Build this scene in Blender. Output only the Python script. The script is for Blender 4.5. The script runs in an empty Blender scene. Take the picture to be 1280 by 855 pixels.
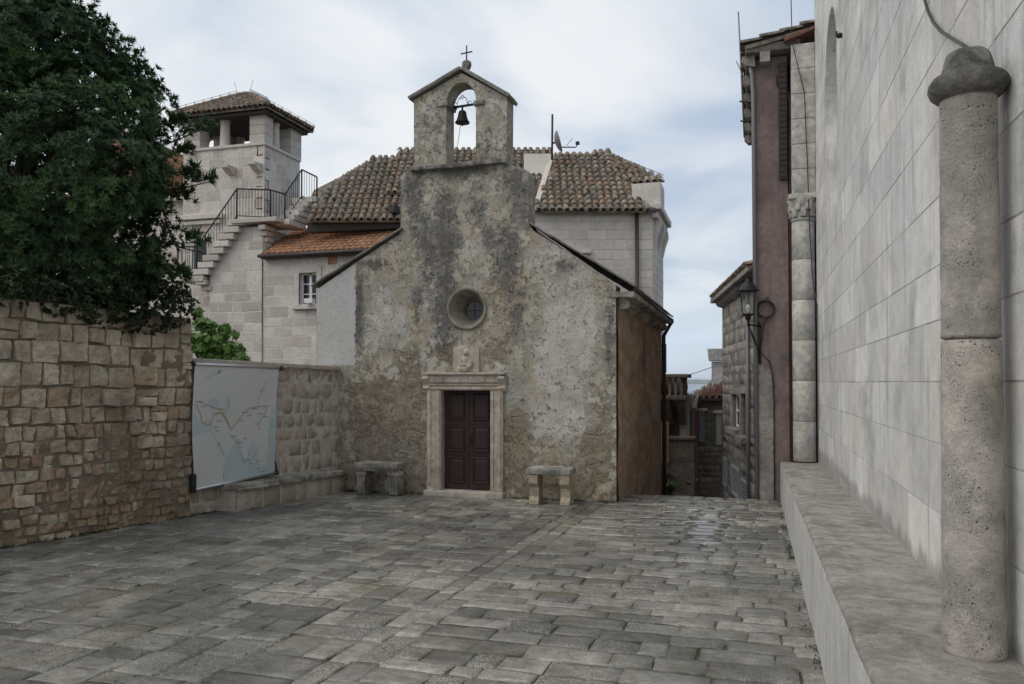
import bpy, bmesh, math, random
from mathutils import Vector, Matrix, noise
from mathutils.geometry import delaunay_2d_cdt
rnd = random.Random(11)
R = math.radians
S = bpy.context.scene
COL = S.collection
V = Vector

# ------------------------------------------------------------------ camera, world, sun, exposure
FOC, PHI, TH, EYE = 1005.0, math.atan(303/1005.0), R(1.2), V((0, 0, 1.7))
PCY = 478 - FOC*math.tan(TH)
cd = bpy.data.cameras.new('camera'); cam = bpy.data.objects.new('camera', cd); COL.objects.link(cam)
cd.sensor_width = 36; cd.lens = 36*FOC/1280; cd.shift_y = (PCY-427.5)/1280
cd.clip_start = .05; cd.clip_end = 40000
cam.location = EYE; cam.rotation_euler = (R(90)+TH, 0, PHI)
S.camera = cam
SUN_DIR = V((-.52, -.42, .74)).normalized()
w = bpy.data.worlds.new('World'); S.world = w; w.use_nodes = True
sd = bpy.data.lights.new('sun', 'SUN'); sd.energy = 1.1; sd.angle = R(60); sd.color = (1, .95, .89)
so = bpy.data.objects.new('sun', sd); COL.objects.link(so)
so.rotation_euler = (-SUN_DIR).to_track_quat('-Z', 'Y').to_euler(); so.location = (0, 0, 30)
S.view_settings.view_transform = 'Standard'; S.view_settings.look = 'None'
S.view_settings.exposure = .28; S.view_settings.gamma = 1

# ------------------------------------------------------------------ node helpers
class G:
    def __init__(s, nt): s.nt = nt
    def n(s, typ, ins={}, **props):
        x = s.nt.nodes.new(typ)
        for k, v in props.items(): setattr(x, k, v)
        for k, v in ins.items(): s.set(x.inputs[k], v)
        return x
    def set(s, sock, v):
        if isinstance(v, bpy.types.NodeSocket): s.nt.links.new(v, sock)
        elif isinstance(v, (tuple, list)) and sock.type == 'RGBA' and len(v) == 3: sock.default_value = (*v, 1)
        else: sock.default_value = v
    def noise(s, vec, scale, detail=4, rough=.55, dist=0.):
        return s.n('ShaderNodeTexNoise', {'Vector': vec, 'Scale': scale, 'Detail': detail, 'Roughness': rough, 'Distortion': dist}).outputs[0]
    def ns(s, vec, scale, detail=4, rough=.55, dist=0.):
        x = s.n('ShaderNodeMapRange', {0: s.noise(vec, scale, detail, rough, dist), 1: .3, 2: .7, 3: 0., 4: 1.}); return x.outputs[0]
    def vor(s, vec, scale, feature='F1', rand=1.):
        return s.n('ShaderNodeTexVoronoi', {'Vector': vec, 'Scale': scale, 'Randomness': rand}, feature=feature)
    def mix(s, f, a, b, blend='MIX'):
        x = s.n('ShaderNodeMix', data_type='RGBA', blend_type=blend)
        s.set(x.inputs[0], f); s.set(x.inputs[6], a); s.set(x.inputs[7], b); return x.outputs[2]
    def m(s, op, a, b=0., c=0.):
        x = s.n('ShaderNodeMath', operation=op); s.set(x.inputs[0], a); s.set(x.inputs[1], b); s.set(x.inputs[2], c); return x.outputs[0]
    def rng(s, f, lo, hi, a=0., b=1.):
        x = s.n('ShaderNodeMapRange', interpolation_type='SMOOTHSTEP')
        for k, v in enumerate((f, lo, hi, a, b)): s.set(x.inputs[k], v)
        return x.outputs[0]
    def pos(s): return s.n('ShaderNodeNewGeometry').outputs['Position']
    def scl(s, vec, k):
        return s.n('ShaderNodeMapping', {'Vector': vec, 'Scale': k}).outputs[0]
    def attr(s, name):
        x = s.n('ShaderNodeAttribute', attribute_name=name)
        sep = s.n('ShaderNodeSeparateColor', {0: x.outputs[0]})
        return sep.outputs[0], sep.outputs[1], sep.outputs[2]
    def add(s, *xs):
        r = xs[0]
        for x in xs[1:]: r = s.m('ADD', r, x)
        return r
    def bump(s, h, dist=.01, strength=1.):
        return s.n('ShaderNodeBump', {'Height': h, 'Distance': dist, 'Strength': strength}).outputs[0]

def mat(name):
    m = bpy.data.materials.new(name); m.use_nodes = True
    nt = m.node_tree; b = nt.nodes['Principled BSDF']
    return m, G(nt), b

def stone(name, a, b, dirt=(.09, .085, .075), damt=.5, dscale=1.2, dlo=.48, dhi=.72, warm=None, wamt=.4,
          streak=None, samt=.5, pit=0., pscale=60., bump=.006, rough=.88, fine=11., mortar=None, con=.34, low=None, t2w=.2, sscale=(5, 5, .35)):
    m, g, bs = mat(name); p = g.pos(); t1, t2, t3 = g.attr('tone')
    col = g.mix(t1, a, b)
    f = g.ns(p, fine, 9, .68)
    f2 = g.ns(p, fine*5.3, 6, .72)
    f3 = g.ns(p, fine*.32, 6, .6)
    col = g.mix(1., col, g.mix(f3, (1-con*.6,)*3, (1+con*.6,)*3), 'MULTIPLY')
    col = g.mix(1., col, g.mix(f, (1-con,)*3, (1+con,)*3), 'MULTIPLY')
    col = g.mix(1., col, g.mix(f2, (1-con*.75,)*3, (1+con*.75,)*3), 'MULTIPLY')
    if warm:
        col = g.mix(g.m('MULTIPLY', g.rng(g.add(g.noise(p, 1.7, 5, .6), g.m('MULTIPLY', t2, t2w)), .42+t2w*.4, .72+t2w*.4), wamt), col, warm)
    d = g.rng(g.add(g.noise(p, dscale, 8, .66, .3), g.m('MULTIPLY', g.m('SUBTRACT', f, .5), .06)), dlo, dhi)
    col = g.mix(g.m('MULTIPLY', d, damt), col, dirt)
    if streak:
        sn = g.noise(g.scl(p, sscale), 1.4, 9, .7)
        col = g.mix(g.m('MULTIPLY', g.rng(sn, .5, .72), samt), col, streak)
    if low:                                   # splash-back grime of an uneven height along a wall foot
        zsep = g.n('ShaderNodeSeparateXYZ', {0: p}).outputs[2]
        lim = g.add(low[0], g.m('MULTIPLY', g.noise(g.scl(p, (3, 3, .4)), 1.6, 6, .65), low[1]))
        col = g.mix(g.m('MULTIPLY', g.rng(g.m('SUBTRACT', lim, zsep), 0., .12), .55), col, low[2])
    h = g.add(f, g.m('MULTIPLY', f2, .4))
    if mortar:
        mk = g.m('GREATER_THAN', t3, .9)
        col = g.mix(mk, col, g.mix(1., mortar, g.mix(f, (.75,)*3, (1.25,)*3), 'MULTIPLY'))
    if pit:
        v = g.vor(p, pscale).outputs['Distance']; v2 = g.vor(p, pscale*2.3).outputs['Distance']
        msk = g.rng(g.noise(p, 7., 5, .7), .46, .6)
        pm = g.m('MULTIPLY', g.m('MAXIMUM', g.m('MULTIPLY', g.rng(v, .1, .32, 1., 0.), g.rng(g.noise(p, 13., 3), .5, .6)), g.rng(v2, .12, .3, 1., 0.)), msk)
        col = g.mix(g.m('MULTIPLY', pm, pit), col, (.07, .06, .05))
        h = g.m('SUBTRACT', h, g.m('MULTIPLY', pm, 1.6*pit))
    g.set(bs.inputs['Base Color'], col); bs.inputs['Roughness'].default_value = rough
    g.set(bs.inputs['Normal'], g.bump(h, bump)); bs.inputs['Specular IOR Level'].default_value = .3
    return m

def plain(name, c, rough=.5, metal=0., var=.25, scale=30., bump=0., spec=.5):
    m, g, bs = mat(name); p = g.pos(); f = g.noise(p, scale, 5, .6)
    k = g.mix(f, (1-var,)*3, (1+var,)*3)
    g.set(bs.inputs['Base Color'], g.mix(1., c, k, 'MULTIPLY')); bs.inputs['Roughness'].default_value = rough
    bs.inputs['Metallic'].default_value = metal; bs.inputs['Specular IOR Level'].default_value = spec
    if bump: g.set(bs.inputs['Normal'], g.bump(f, bump))
    return m

# ---- world sky: Nishita seen through a broken cloud sheet
g = G(w.node_tree); bg = w.node_tree.nodes['Background']
sky = g.n('ShaderNodeTexSky', sky_type='NISHITA', sun_disc=False)
sky.sun_elevation = math.asin(SUN_DIR.z); sky.sun_rotation = math.atan2(SUN_DIR.x, SUN_DIR.y)
tc = g.n('ShaderNodeTexCoord').outputs['Generated']
sp = g.n('ShaderNodeSeparateXYZ', {0: tc})
zz = g.m('ADD', g.m('MAXIMUM', sp.outputs[2], 0.), .22)
cv = g.n('ShaderNodeCombineXYZ', {0: g.m('DIVIDE', sp.outputs[0], zz), 1: g.m('DIVIDE', sp.outputs[1], zz), 2: 0.}).outputs[0]
left = g.rng(g.m('SUBTRACT', g.m('MULTIPLY', sp.outputs[0], -1.), g.m('MULTIPLY', sp.outputs[1], .15)), -.3, .35)
n1 = g.noise(cv, 1.3, 7, .5, .6); n2 = g.noise(g.scl(cv, (1, 1.3, 1)), .8, 5, .5, .3)
cover = g.rng(g.add(n2, g.m('MULTIPLY', left, .32)), .42, .74, .68, 1.)
ccol = g.mix(g.rng(g.add(n1, g.m('MULTIPLY', left, .17)), .38, .7), (3.9, 4.75, 6.0), (7.1, 7.35, 7.6))
low = g.rng(sp.outputs[2], .0, .16)
ccol = g.mix(low, (5.4, 6.4, 7.5), ccol)
g.set(bg.inputs[0], g.mix(cover, sky.outputs[0], ccol)); bg.inputs[1].default_value = .1

# ------------------------------------------------------------------ pixel-to-world (photo pixels onto real planes)
Rt = V((math.cos(PHI), math.sin(PHI), 0))
Fw = V((-math.sin(PHI)*math.cos(TH), math.cos(PHI)*math.cos(TH), math.sin(TH)))
Up = V((math.sin(PHI)*math.sin(TH), -math.cos(PHI)*math.sin(TH), math.cos(TH)))
def ray(x, y): return Fw + Rt*((x-640)/FOC) + Up*((PCY-y)/FOC)
def pY(x, y, Y): d = ray(x, y); return EYE + d*(Y/d.y)
def pX(x, y, X): d = ray(x, y); return EYE + d*(X/d.x)
def pT(x, y, t): return EYE + ray(x, y)*t
SL = .017
def gz(Y): return -SL*Y
def pG(x, y): d = ray(x, y); return EYE + d*(EYE.z/(-d.z - SL*d.y))

# ------------------------------------------------------------------ mesh builder
ORG = {}
class MB:
    def __init__(s): s.v = []; s.f = []; s.t = []; s.s = []
    def add(s, vs, fs, tone=None, smooth=False):
        o = len(s.v); s.v += [V(q) for q in vs]
        if tone is None: tone = (rnd.random(), rnd.random(), rnd.random()*.8)
        for f in fs: s.f.append([i+o for i in f]); s.t.append(tone); s.s.append(smooth)
    def build(s, name, m, parent=None, vtone=None):
        me = bpy.data.meshes.new(name)
        if parent is not None: org = ORG[parent]
        else:
            lo = V((min(v[i] for v in s.v) for i in range(3))); hi = V((max(v[i] for v in s.v) for i in range(3)))
            org = V(((lo.x+hi.x)/2, (lo.y+hi.y)/2, lo.z))
        me.from_pydata([v-org for v in s.v], [], s.f)
        me.polygons.foreach_set('use_smooth', s.s)
        ca = me.color_attributes.new('tone', 'FLOAT_COLOR', 'CORNER'); d = []
        if vtone:
            for p in me.polygons:
                for i in p.vertices: d += [*vtone[i], 1]
        else:
            for p in me.polygons: d += [*s.t[p.index], 1]*len(p.vertices)
        ca.data.foreach_set('color', d)
        me.materials.append(m); me.update()
        o = bpy.data.objects.new(name, me); COL.objects.link(o)
        if parent is None: o.location = org
        else: o.parent = parent
        ORG[o] = org
        return o
    # shapes
    def box(s, lo, hi, tone=None):
        (a, b, c), (d, e, f) = lo, hi
        s.add([(a,b,c),(d,b,c),(d,e,c),(a,e,c),(a,b,f),(d,b,f),(d,e,f),(a,e,f)],
              [(3,2,1,0),(4,5,6,7),(0,1,5,4),(1,2,6,5),(2,3,7,6),(3,0,4,7)], tone)
    def hexa(s, q, d, tone=None):          # quad q swept by vector d
        d = V(d); q = [V(a) for a in q]; vs = q+[a+d for a in q]; n = len(q)
        s.add(vs, [tuple(range(n))[::-1], tuple(range(n, 2*n))]+[(i, (i+1) % n, (i+1) % n+n, i+n) for i in range(n)], tone)
    def rough(s, c, half, ax=None, bev=.02, cut=3, amp=.006, tone=None, freq=6., taper=1.):
        bm = bmesh.new(); bmesh.ops.create_cube(bm, size=2)
        for v in bm.verts:
            v.co = V((v.co.x*half[0], v.co.y*half[1], v.co.z*half[2]))
            if v.co.z > 0: v.co.x *= taper; v.co.y *= taper
        if bev: bmesh.ops.bevel(bm, geom=bm.edges[:], offset=bev, segments=2, affect='EDGES', profile=.6)
        if cut:
            L = max(half)*2/cut
            es = [e for e in bm.edges if e.calc_length() > L*.9]
            if es: bmesh.ops.subdivide_edges(bm, edges=es, cuts=cut, use_grid_fill=True)
        M = Matrix.Identity(3) if ax is None else Matrix((ax[0], ax[1], ax[2])).transposed()
        c = V(c); vs = []
        for v in bm.verts:
            q = M @ v.co + c
            if amp: q += noise.noise_vector(q*freq)*amp + noise.noise_vector(q*freq*3.1)*amp*.5
            vs.append(q)
        bm.verts.index_update()
        s.add(vs, [[v.index for v in f.verts] for f in bm.faces], tone, bool(cut)); bm.free()
    def tube(s, pts, r, seg=6, tone=None, caps=True):
        pts = [V(p) for p in pts]; vs = []; fs = []; up = V((.123, .34, .93))
        for i, p in enumerate(pts):
            d = (pts[min(i+1, len(pts)-1)]-pts[max(i-1, 0)]).normalized()
            a = d.cross(up)
            if a.length < .05: a = d.cross(V((1, 0, 0)))
            a.normalize(); b = d.cross(a); rr = r[i] if isinstance(r, (list, tuple)) else r
            vs += [p+(a*math.cos(k*math.tau/seg)+b*math.sin(k*math.tau/seg))*rr for k in range(seg)]
        for i in range(len(pts)-1):
            for k in range(seg):
                k2 = (k+1) % seg; fs.append((i*seg+k, i*seg+k2, (i+1)*seg+k2, (i+1)*seg+k))
        if caps: fs += [tuple(range(seg))[::-1], tuple(range((len(pts)-1)*seg, len(pts)*seg))]
        s.add(vs, fs, tone, seg > 5)
    def lathe(s, c, prof, seg=24, a0=0., a1=math.tau, amp=0., freq=5., tone=None, smooth=True, ax=None):
        c = V(c); full = abs(a1-a0-math.tau) < 1e-6; n = seg if full else seg+1; vs = []; fs = []
        X, Y, Z = ax if ax else (V((1,0,0)), V((0,1,0)), V((0,0,1)))
        for r, z in prof:
            for k in range(n):
                a = a0+(a1-a0)*k/seg; q = c+X*(r*math.cos(a))+Y*(r*math.sin(a))+Z*z
                if amp:
                    q += noise.noise_vector(q*freq)*amp + noise.noise_vector(q*freq*4)*amp*.5
                vs.append(q)
        for i in range(len(prof)-1):
            for k in range(seg):
                k2 = (k+1) % n; fs.append((i*n+k, i*n+k2, (i+1)*n+k2, (i+1)*n+k))
        fs += [tuple(range(n))[::-1], tuple(range((len(prof)-1)*n, len(prof)*n))]
        s.add(vs, fs, tone, smooth)
    def poly(s, pts, d, tone=None): s.hexa(pts, d, tone)

def empty(name, loc, label, cat, group=None):
    o = bpy.data.objects.new(name, None); COL.objects.link(o); o.location = loc; o.empty_display_size = .2
    ORG[o] = V(loc); tag(o, label, cat, group); return o
def tag(o, label=None, cat=None, group=None, kind=None):
    if label: o['label'] = label
    if cat: o['category'] = cat
    if group: o['group'] = group
    if kind: o['kind'] = kind
    return o
def struct(o): o['kind'] = 'structure'; return o

def masonry(mb, O, U, W, N, width, rows, wr, joint=.012, proud=.01, bev=.012, jit=.006, holes=(), back=.2, relief=0., grid=0,
            tilt=.0, skip=None, phase=None, backing=True):
    """courses of blocks on a wall: O corner, U along, W up, N out; rows=list of heights; holes=(u0,u1,v0,v1)"""
    O, U, W, N = V(O), V(U), V(W), V(N); z = 0
    H = sum(rows)
    for ri, rh in enumerate(rows):
        cuts = [(0, width)]
        for (a, b, c, d) in holes:
            if z+rh > c+.02 and z < d-.02:
                nc = []
                for (p, q) in cuts:
                    if a > p: nc.append((p, min(q, a)))
                    if b < q: nc.append((max(p, b), q))
                cuts = [c_ for c_ in nc if c_[1]-c_[0] > .03]
        for (p, q) in cuts:
            x = p; first = True
            while x < q-1e-4:
                bw = rnd.uniform(*wr)*(.6 if first and ri % 2 else 1); first = False
                if q-x-bw < wr[0]*.6: bw = q-x
                z0, z1 = z, z+rh
                if not (skip and skip(x+bw/2, z+rh/2)):
                    block(mb, O, U, W, N, x+joint/2, x+bw-joint/2, z0+joint/2, z1-joint/2, proud+rnd.uniform(-1, 1)*tilt, bev, jit, relief, grid)
                x += bw
        z += rh
    if backing: 
        # mortar bed as slabs around the holes
        us = sorted({0, width, *[h[0] for h in holes], *[h[1] for h in holes]}); vs_ = sorted({0, H, *[h[2] for h in holes], *[h[3] for h in holes]})
        us = [u for u in us if 0 <= u <= width]; vs_ = [v for v in vs_ if 0 <= v <= H]
        for i in range(len(us)-1):
            for j in range(len(vs_)-1):
                cu, cv_ = (us[i]+us[i+1])/2, (vs_[j]+vs_[j+1])/2
                if any(a < cu < b and c < cv_ < d for a, b, c, d in holes): continue
                q = [O+U*us[i]+W*vs_[j], O+U*us[i+1]+W*vs_[j], O+U*us[i+1]+W*vs_[j+1], O+U*us[i]+W*vs_[j+1]]
                mb.hexa(q, -N*back, (.5, .0, 1.))
def block(mb, O, U, W, N, u0, u1, v0, v1, proud, bev, jit, relief, grid, rimd=.004, rnd_=.35):
    tone = (rnd.random(), rnd.random() if rimd < .01 else min(1, max(0, 1.05-v0*.55+rnd.uniform(-.65, .65))), rnd.random()*.8)
    b = min(bev, (u1-u0)*.3, (v1-v0)*.3)
    J = lambda: rnd.uniform(-jit, jit)
    c = [(u0+J(), v0+J()), (u1+J(), v0+J()), (u1+J(), v1+J()), (u0+J(), v1+J())]
    if grid:
        n = grid; vs = []; fs = []; sd = rnd.uniform(0, 99); tl = (rnd.uniform(-1, 1)*relief*.5, rnd.uniform(-1, 1)*relief*.5)
        for j in range(n+1):
            for i in range(n+1):
                # non-uniform spacing crowds rows near the rim so the arris is rounded
                e = lambda k: 0 if k == 0 else 1 if k == n else (b/max(u1-u0, .01)+(1-2*b/max(u1-u0, .01))*(k-1)/(n-2) if n > 2 else .5)
                a, bb = e(i), e(j)
                q0 = V(c[0]).lerp(V(c[1]), a); q1 = V(c[3]).lerp(V(c[2]), a); q = q0.lerp(q1, bb)
                rim = i in (0, n) or j in (0, n); corner = (i in (1, n-1)) and (j in (1, n-1))
                h = -rimd if rim else proud+tl[0]*(a-.5)+tl[1]*(bb-.5)-(b*rnd_ if corner else 0)
                pt = O+U*q.x+W*q.y
                if not rim: h += relief*(noise.noise(pt*5+V((sd, 0, 0)))+.6*noise.noise(pt*14))
                if rim: pt += (U*noise.noise(pt*9+V((3, sd, 0)))+W*noise.noise(pt*9+V((sd, 7, 0))))*jit*1.2
                if corner and rim is False: pass
                vs.append(pt+N*h)
        for j in range(n):
            for i in range(n): k = j*(n+1)+i; fs.append((k, k+1, k+n+2, k+n+1))
        mb.add(vs, fs, tone, rimd < .01)
    else:
        vs = [O+U*x+W*y for x, y in c]
        vs = [q-N*.004 for q in vs]
        ins = [(c[0][0]+b, c[0][1]+b), (c[1][0]-b, c[1][1]+b), (c[2][0]-b, c[2][1]-b), (c[3][0]+b, c[3][1]-b)]
        vs += [O+U*x+W*y+N*(proud+rnd.uniform(-1, 1)*relief) for x, y in ins]
        mb.add(vs, [(4,5,6,7),(0,1,5,4),(1,2,6,5),(2,3,7,6),(3,0,4,7)], tone)
def rows_to(h, lo, hi):
    r = []; z = 0
    while z < h-1e-6:
        x = rnd.uniform(lo, hi)
        if h-z-x < lo*.7: x = h-z
        r.append(x); z += x
    return r

def inside(p, poly):
    c = False; n = len(poly); j = n-1
    for i in range(n):
        a, b = poly[i], poly[j]
        if (a[1] > p[1]) != (b[1] > p[1]) and p[0] < (b[0]-a[0])*(p[1]-a[1])/(b[1]-a[1])+a[0]: c = not c
        j = i
    return c
def densify(poly, st):
    out = []
    for i, a in enumerate(poly):
        b = poly[(i+1) % len(poly)]; L = math.dist(a, b); n = max(1, int(L/st))
        out += [(a[0]+(b[0]-a[0])*k/n, a[1]+(b[1]-a[1])*k/n) for k in range(n)]
    return out
def sheet(outline, holes, st):
    """triangulated sheet in 2D with interior points: returns verts, tris, boundary loops"""
    loops = [densify(outline, st)]+[densify(h, st) for h in holes]
    vs = []; es = []
    for L in loops:
        o = len(vs); vs += [V(p) for p in L]; es += [(o+i, o+(i+1) % len(L)) for i in range(len(L))]
    x0, x1 = min(p[0] for p in outline), max(p[0] for p in outline); y0, y1 = min(p[1] for p in outline), max(p[1] for p in outline)
    j = 0; y = y0
    while y < y1:
        x = x0+(st/2 if j % 2 else 0)
        while x < x1:
            p = (x+rnd.uniform(-.2, .2)*st, y+rnd.uniform(-.2, .2)*st)
            if inside(p, outline) and not any(inside(p, h) for h in holes): vs.append(V(p))
            x += st
        y += st*.87; j += 1
    r = delaunay_2d_cdt(vs, es, [], 0, 1e-5)
    ov, of = r[0], r[2]; fs = []
    for f in of:
        c = (sum(ov[i].x for i in f)/3, sum(ov[i].y for i in f)/3)
        if inside(c, outline) and not any(inside(c, h) for h in holes): fs.append(tuple(f))
    return ov, fs

def tiles(mb, O, U, Wv, poly3, tw=.22, ex=.3, r=.085, jit=.012, seg=5, taper=.8):
    """barrel roof tiles laid over a sloping polygon: O eave corner, U along the eave, Wv up the slope"""
    U = V(U).normalized(); Wv = V(Wv); Wv = (Wv-U*Wv.dot(U)).normalized(); N = U.cross(Wv).normalized()
    if N.z < 0: N = -N
    O = V(O); P2 = [((V(p)-O).dot(U), (V(p)-O).dot(Wv)) for p in poly3]
    u0, u1 = min(p[0] for p in P2), max(p[0] for p in P2); v0, v1 = min(p[1] for p in P2), max(p[1] for p in P2)
    mb.hexa([V(p)-N*.05 for p in poly3], -N*.06, (.3, .3, .3))
    nu = int((u1-u0)/tw)+1; nv = int((v1-v0)/ex)+1
    for i in range(nu):
        for j in range(nv):
            u = u0+(i+.5)*tw; v = v0+j*ex-.06
            if inside((u, v+ex*.5), P2) or (j == 0 and inside((u, v+ex*.5+.08), P2)):
                tone = (rnd.random(), rnd.random(), rnd.random())
                cu = u+rnd.uniform(-jit, jit); sk = rnd.uniform(-jit, jit); L = ex*1.18; vs = []; lift = rnd.uniform(0, jit*.8)
                for (vv, rr, hh) in ((v, r, .012+lift), (v+L, r*taper, -.008)):
                    for k in range(seg+1):
                        a = math.pi*k/seg
                        vs.append(O+U*(cu+sk*(vv-v)/L-math.cos(a)*rr)+Wv*vv+N*(hh+math.sin(a)*rr*.85))
                for k in range(seg+1):           # thickness at the mouth
                    a = math.pi*k/seg; vs.append(O+U*(cu-math.cos(a)*(r-.016))+Wv*v+N*(.012+lift+math.sin(a)*(r-.016)*.85))
                n = seg+1
                mb.add(vs, [(k, k+1, n+k+1, n+k) for k in range(seg)]+[(k+1, k, 2*n+k, 2*n+k+1) for k in range(seg)], tone, True)
            # channel tile between
            u = u0+i*tw
            if inside((u, v+ex*.5), P2):
                L = ex*1.1; rr = tw*.36; vs = []
                for vv in (v+.02, v+L):
                    for k in range(4):
                        a = math.pi*k/3; vs.append(O+U*(u-math.cos(a)*rr)+Wv*vv+N*(.0-math.sin(a)*rr*.5+(.01 if vv < v+.1 else 0)))
                mb.add(vs, [(k, k+1, 5+k, 4+k) for k in range(3)], (rnd.random(), rnd.random(), rnd.random()), True)

# ------------------------------------------------------------------ materials
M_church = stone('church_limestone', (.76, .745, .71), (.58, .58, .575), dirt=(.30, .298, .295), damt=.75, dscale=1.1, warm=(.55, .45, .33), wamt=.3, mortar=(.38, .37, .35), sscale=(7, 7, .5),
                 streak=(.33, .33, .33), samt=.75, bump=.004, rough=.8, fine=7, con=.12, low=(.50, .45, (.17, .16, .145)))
M_ledge = stone('ledge_top_stone', (.40, .375, .33), (.33, .305, .27), dirt=(.15, .138, .112), damt=.6, dscale=5, dlo=.4, dhi=.68, warm=(.55, .53, .49), wamt=.6, bump=.012, fine=17, con=.42)
M_ledgef = stone('ledge_front_render', (.52, .51, .49), (.48, .47, .45), dirt=(.22, .21, .2), damt=.4, dscale=1.8, streak=(.15, .145, .14), samt=.6, bump=.004, fine=9, con=.14)
M_column = stone('pitted_column_stone', (.56, .51, .445), (.49, .45, .40), dirt=(.26, .245, .225), damt=.7, dscale=3.5, dlo=.44, dhi=.62, warm=(.46, .37, .29), wamt=.3, pit=1., pscale=62, bump=.007, fine=16, con=.2)
M_capstone = stone('lichen_stone', (.36, .345, .31), (.27, .26, .24), dirt=(.075, .075, .07), damt=.75, dscale=9, dlo=.42, dhi=.6, warm=(.36, .3, .16), wamt=.12, bump=.016, fine=16)
M_rubble = stone('rubble_stone', (.68, .59, .455), (.50, .43, .325), dirt=(.19, .145, .10), damt=.7, dscale=.8, dlo=.46, dhi=.64, warm=(.42, .275, .165), wamt=.75, bump=.018, fine=10, mortar=(.26, .215, .155), con=.34, t2w=.5)
M_ashlar = stone('grey_ashlar', (.52, .465, .385), (.38, .335, .28), dirt=(.22, .19, .16), damt=.5, warm=(.48, .39, .28), wamt=.4, bump=.008, mortar=(.54, .50, .44), con=.25)
M_white = stone('pale_limestone', (.66, .60, .54), (.47, .415, .365), dirt=(.31, .27, .23), damt=.35, dscale=.7, bump=.008, mortar=(.64, .59, .53), con=.14)
M_mans = stone('mansion_limestone', (.64, .585, .525), (.53, .485, .43), dirt=(.36, .33, .3), damt=.4, dscale=.6, bump=.008, mortar=(.50, .47, .44), con=.13)
M_frame = stone('door_frame_stone', (.52, .47, .40), (.46, .415, .355), dirt=(.24, .2, .16), damt=.5, dscale=3, warm=(.42, .3, .2), wamt=.3, bump=.004)
M_bench = stone('bench_stone', (.44, .41, .36), (.36, .335, .30), dirt=(.1, .1, .085), damt=.75, dscale=4, dlo=.4, dhi=.62, bump=.008)
M_legy = stone('yellow_bench_leg', (.46, .385, .285), (.41, .35, .27), dirt=(.2, .15, .1), damt=.5, dscale=4, bump=.006)
M_slab = stone('roof_slab_stone', (.25, .235, .205), (.17, .16, .14), dirt=(.09, .085, .075), damt=.6, dscale=4, bump=.012)
M_tile_old = stone('old_roof_tile', (.37, .32, .25), (.21, .175, .135), dirt=(.09, .082, .068), damt=.75, dscale=4.5, dlo=.42, dhi=.6, warm=(.36, .19, .10), wamt=.55, bump=.006, fine=9)
M_tile_new = stone('orange_roof_tile', (.50, .25, .13), (.34, .19, .115), dirt=(.2, .14, .1), damt=.5, dscale=2, bump=.004, fine=9)
M_pink = stone('pink_plaster', (.235, .18, .17), (.22, .17, .16), dirt=(.10, .08, .08), damt=.7, dscale=1.0, dlo=.4, warm=(.25, .2, .18), wamt=.5, streak=(.09, .07, .07), samt=.5, bump=.006)
M_maroon = stone('maroon_pipe_and_wall_shade', (.055, .03, .032), (.05, .03, .03), damt=.3, bump=.003)  # on the recessed wall, shade is put into this dark maroon colour
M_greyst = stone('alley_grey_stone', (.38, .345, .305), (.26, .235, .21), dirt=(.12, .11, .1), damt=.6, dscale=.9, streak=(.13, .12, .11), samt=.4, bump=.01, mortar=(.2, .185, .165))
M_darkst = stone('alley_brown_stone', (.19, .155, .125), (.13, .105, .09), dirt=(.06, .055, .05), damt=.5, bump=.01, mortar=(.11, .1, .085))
M_plasterw = plain('old_cream_plaster', (.34, .30, .24), .9, var=.3, scale=3, bump=.004)
M_concrete = stone('plain_render', (.43, .41, .38), (.40, .39, .37), dirt=(.2, .19, .17), damt=.5, dscale=1.5, bump=.004)
M_oculus = stone('oculus_plaster', (.30, .265, .215), (.25, .225, .185), dirt=(.12, .11, .095), damt=.6, dscale=4, bump=.006)
M_slabtile = stone('grey_lichened_tile', (.27, .24, .2), (.15, .135, .115), dirt=(.075, .07, .06), damt=.8, dscale=5, dlo=.42, dhi=.6, bump=.01)
M_pillar = stone('grey_pillar_stone', (.54, .52, .475), (.45, .43, .395), dirt=(.25, .235, .21), damt=.5, dscale=3, bump=.005)
M_tile_red = stone('maroon_roof_tile', (.22, .10, .075), (.15, .075, .06), dirt=(.08, .06, .05), damt=.6, bump=.004)
M_iron = plain('black_iron', (.018, .018, .02), .55, .3, bump=.001)
M_bronze = plain('dark_bronze', (.022, .021, .02), .6, .5)
M_alu = plain('aluminium', (.62, .63, .64), .35, .8, var=.08)
M_zinc = plain('zinc_pipe', (.20, .205, .21), .6, .4, var=.15)
M_brownpipe = plain('brown_pipe', (.045, .03, .026), .5, .0)
M_rustpipe = plain('rust_pipe', (.11, .04, .03), .6, .0)
M_black = plain('black_plastic', (.015, .015, .016), .5)
M_wood_door = None
M_whitepaint = plain('white_paint', (.72, .72, .7), .5, var=.06)
M_greenpaint = plain('grey_shutter_paint', (.30, .32, .33), .6, var=.12)
M_ochre = plain('ochre_shutter_paint', (.22, .145, .06), .6, var=.15)
M_beam = plain('dark_timber', (.035, .026, .021), .75, var=.4)
M_timber = plain('grey_timber', (.12, .10, .085), .8, var=.4)
M_bark = plain('bark', (.07, .055, .042), .9, var=.4, bump=.01)
m, g, b = mat('window_glass'); b.inputs['Base Color'].default_value = (.015, .018, .022, 1); b.inputs['Roughness'].default_value = .08; M_glass = m
m, g, b = mat('lamp_glass'); b.inputs['Base Color'].default_value = (.8, .83, .85, 1); b.inputs['Roughness'].default_value = .12
b.inputs['Transmission Weight'].default_value = .95; b.inputs['IOR'].default_value = 1.1; M_lampglass = m

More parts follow.
